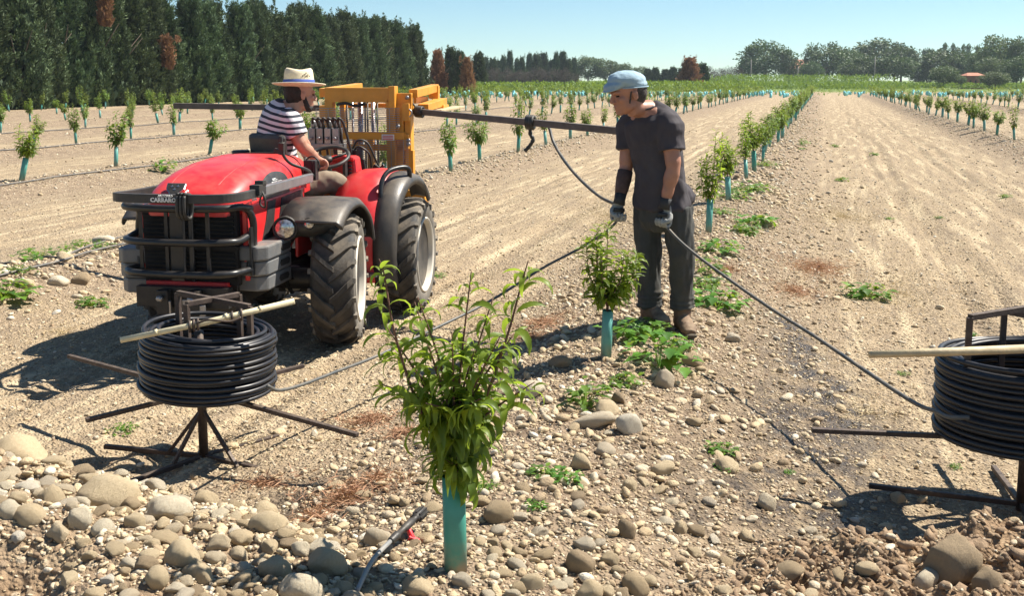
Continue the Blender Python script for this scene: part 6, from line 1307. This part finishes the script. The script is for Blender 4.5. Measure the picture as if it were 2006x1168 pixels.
for s in (1, -1): g.tube(spl([HM @ Vector((.0, s * .068, .0)), HM @ Vector((.012, s * .062, -.04)), HM @ Vector((.03, s * .05, -.078)), HM @ Vector((.06, s * .02, -.102))], 4), [.008, .010, .012, .014, .016, .017, .018, .019, .02, .02, .02, .02, .02], 10)
finish('beard', g, .005, 2, wr(110, .0025), 'hair', body, off)
# hat
HT = Matrix.Translation(HM @ Vector((-.012, 0, .055))) @ (Matrix.Rotation(R(3), 4, kd(.2, -.97)) @ R3); HT.translation -= off
g = MB(); EX = Matrix.Diagonal((1.08, .93, 1, 1))
rs = []; n = 56
for r_, z in ((.083, -.004), (.095, .0), (.125, .002), (.155, .006), (.172, .012), (.175, .016), (.172, .019), (.155, .012), (.125, .008), (.101, .008), (.0975, .04), (.094, .08), (.088, .108), (.078, .119), (.05, .114), (.025, .108), (.001, .107)):
    ring = []
    for k in range(n):
        a = 2 * math.pi * k / n; zz_ = z + (max(0, r_ - .10) * .08 * (math.sin(a) ** 2) if r_ > .1 else 0) - (.06 * max(0, r_ - .1) * math.cos(a)) + (.008 * math.cos(2 * a) if z > .1 and r_ < .09 else 0)
        ring.append(HT @ (EX @ Vector((r_ * math.cos(a), r_ * math.sin(a), zz_))))
    rs.append(ring)
g.rings(rs); ht = obj('straw_hat', g, MAT['straw'], pd_)
g = MB()
g.rings([[HT @ (EX @ Vector((r_ * math.cos(2 * math.pi * k / 48), r_ * math.sin(2 * math.pi * k / 48), z))) for k in range(48)] for r_, z in ((.1015, .012), (.1035, .014), (.1005, .046), (.0985, .047))], cap=False, mi=0)
g.rings([[HT @ (EX @ Vector((r_ * math.cos(2 * math.pi * k / 48), r_ * math.sin(2 * math.pi * k / 48), z))) for k in range(48)] for r_, z in ((.1035, .010), (.1045, .011), (.1042, .019), (.1035, .02))], cap=False, mi=1)
obj('hat_band', g, [MAT['band_blue'], MAT['band_white']], ht)
g = MB()
for a, z in ((-1.35, .07), (-1.22, .078), (-1.5, .078), (-1.1, .07), (-1.62, .07), (-1.36, .09), (-1.28, .065), (-1.44, .064), (1.35, .07), (1.22, .078), (1.5, .078)):
    c_ = HT @ (EX @ Vector((.0955 * math.cos(a), .0955 * math.sin(a), z))); g.ell(c_, (.004, .004, .004), None, 8, 6)
obj('air_hole', g, MAT['dark_hole'], ht)
g = MB()
g.tube(spl([nck + Vector((0, 0, -.01)), uch + Vector((0, 0, .02)), che, wst, pel], 4), [(.082, .066), (.11, .08), (.14, .10), (.16, .11), (.175, .12), (.18, .126), (.18, .13), (.178, .13), (.176, .13), (.174, .13), (.172, .13), (.17, .13), (.17, .13), (.17, .13), (.172, .132), (.175, .135), (.178, .138)], 28, adir=Rt)
for sh_, el_ in ((nsh, nel), (fsh, fel)):
    e_ = sh_ + (el_ - sh_) * .62; g.tube(spl([uch * .5 + sh_ * .5, sh_ + Vector((0, 0, .005)), sh_ * .5 + e_ * .5, e_], 4), [.078, .08, .08, .08, .079, .078, .077, .077, .076, .076, .076, .077, .078], 18)
ts = finish('tee_shirt', g, .007, 5, wr(9, .010, (1.2, 1.2, .8)), 'tee_stripe', pd_, off)
me = ts.data; n = len(me.vertices); co = np.zeros(n * 3, np.float32); me.vertices.foreach_get('co', co); co = co.reshape(-1, 3)
RF = np.array([Rt.x, Rt.y]); sx = co[:, 0] * RF[0] + co[:, 1] * RF[1]
av = me.attributes.new('stripe', 'FLOAT', 'POINT'); av.data.foreach_set('value', (1.17 * (co[:, 2] + .10 * sx) + .012 * np.sin(co[:, 0] * 14) + 5).astype(np.float32))
g = MB()
for hp, kn, an in ((K(.06, .68, .93), K(.335, .84, .925), K(.36, .93, .60)), (K(-.08, .84, .93), K(.16, 1.08, .93), K(.2, 1.16, .6))):
    g.tube(spl([pel, hp, hp * .5 + kn * .5, kn, kn * .45 + an * .55, an], 4), [.10, .10, .10, .10, .098, .096, .094, .09, .088, .086, .084, .082, .08, .078, .074, .07, .068, .066, .064, .062, .06], 20)
g.ell(pel, (.17, .17, .12)); finish('trousers', g, .008, 4, wr(11, .012), 'trousers_khaki', pd_, off)
for an in (K(.36, .93, .60), K(.2, 1.16, .6)):
    g = MB(); f_ = kd(.3, .95); g.tube([an + Vector((0, 0, .05)), an + Vector((0, 0, -.05)), an + Vector((0, 0, -.09))], [.05, .05, .045], 14); g.tube([an - f_ * .06 + Vector((0, 0, -.1)), an + f_ * .06 + Vector((0, 0, -.09)), an + f_ * .18 + Vector((0, 0, -.11))], [(.042, .045), (.045, .042), (.035, .022)], 14, adir=kd(.95, -.3)); finish('boot', g, .008, 3, None, 'boots', pd_, off)
# ================================================================== HAZE
def haze():
    a = 520.0; g = MB(); g.box((0, 150, 14.5), (2 * a, 2 * a, 33)); o = obj('haze', g, MAT['air']); tag(o, 'thin summer haze over the field', 'haze', kind='stuff')
t = NT('air'); v = t.n('VolumePrincipled', i={'Color': (0.78, 0.88, 1.0, 1), 'Density': 0.00025, 'Anisotropy': 0.3}); t.t.links.new(v.outputs[0], t.out.inputs[1])
haze()
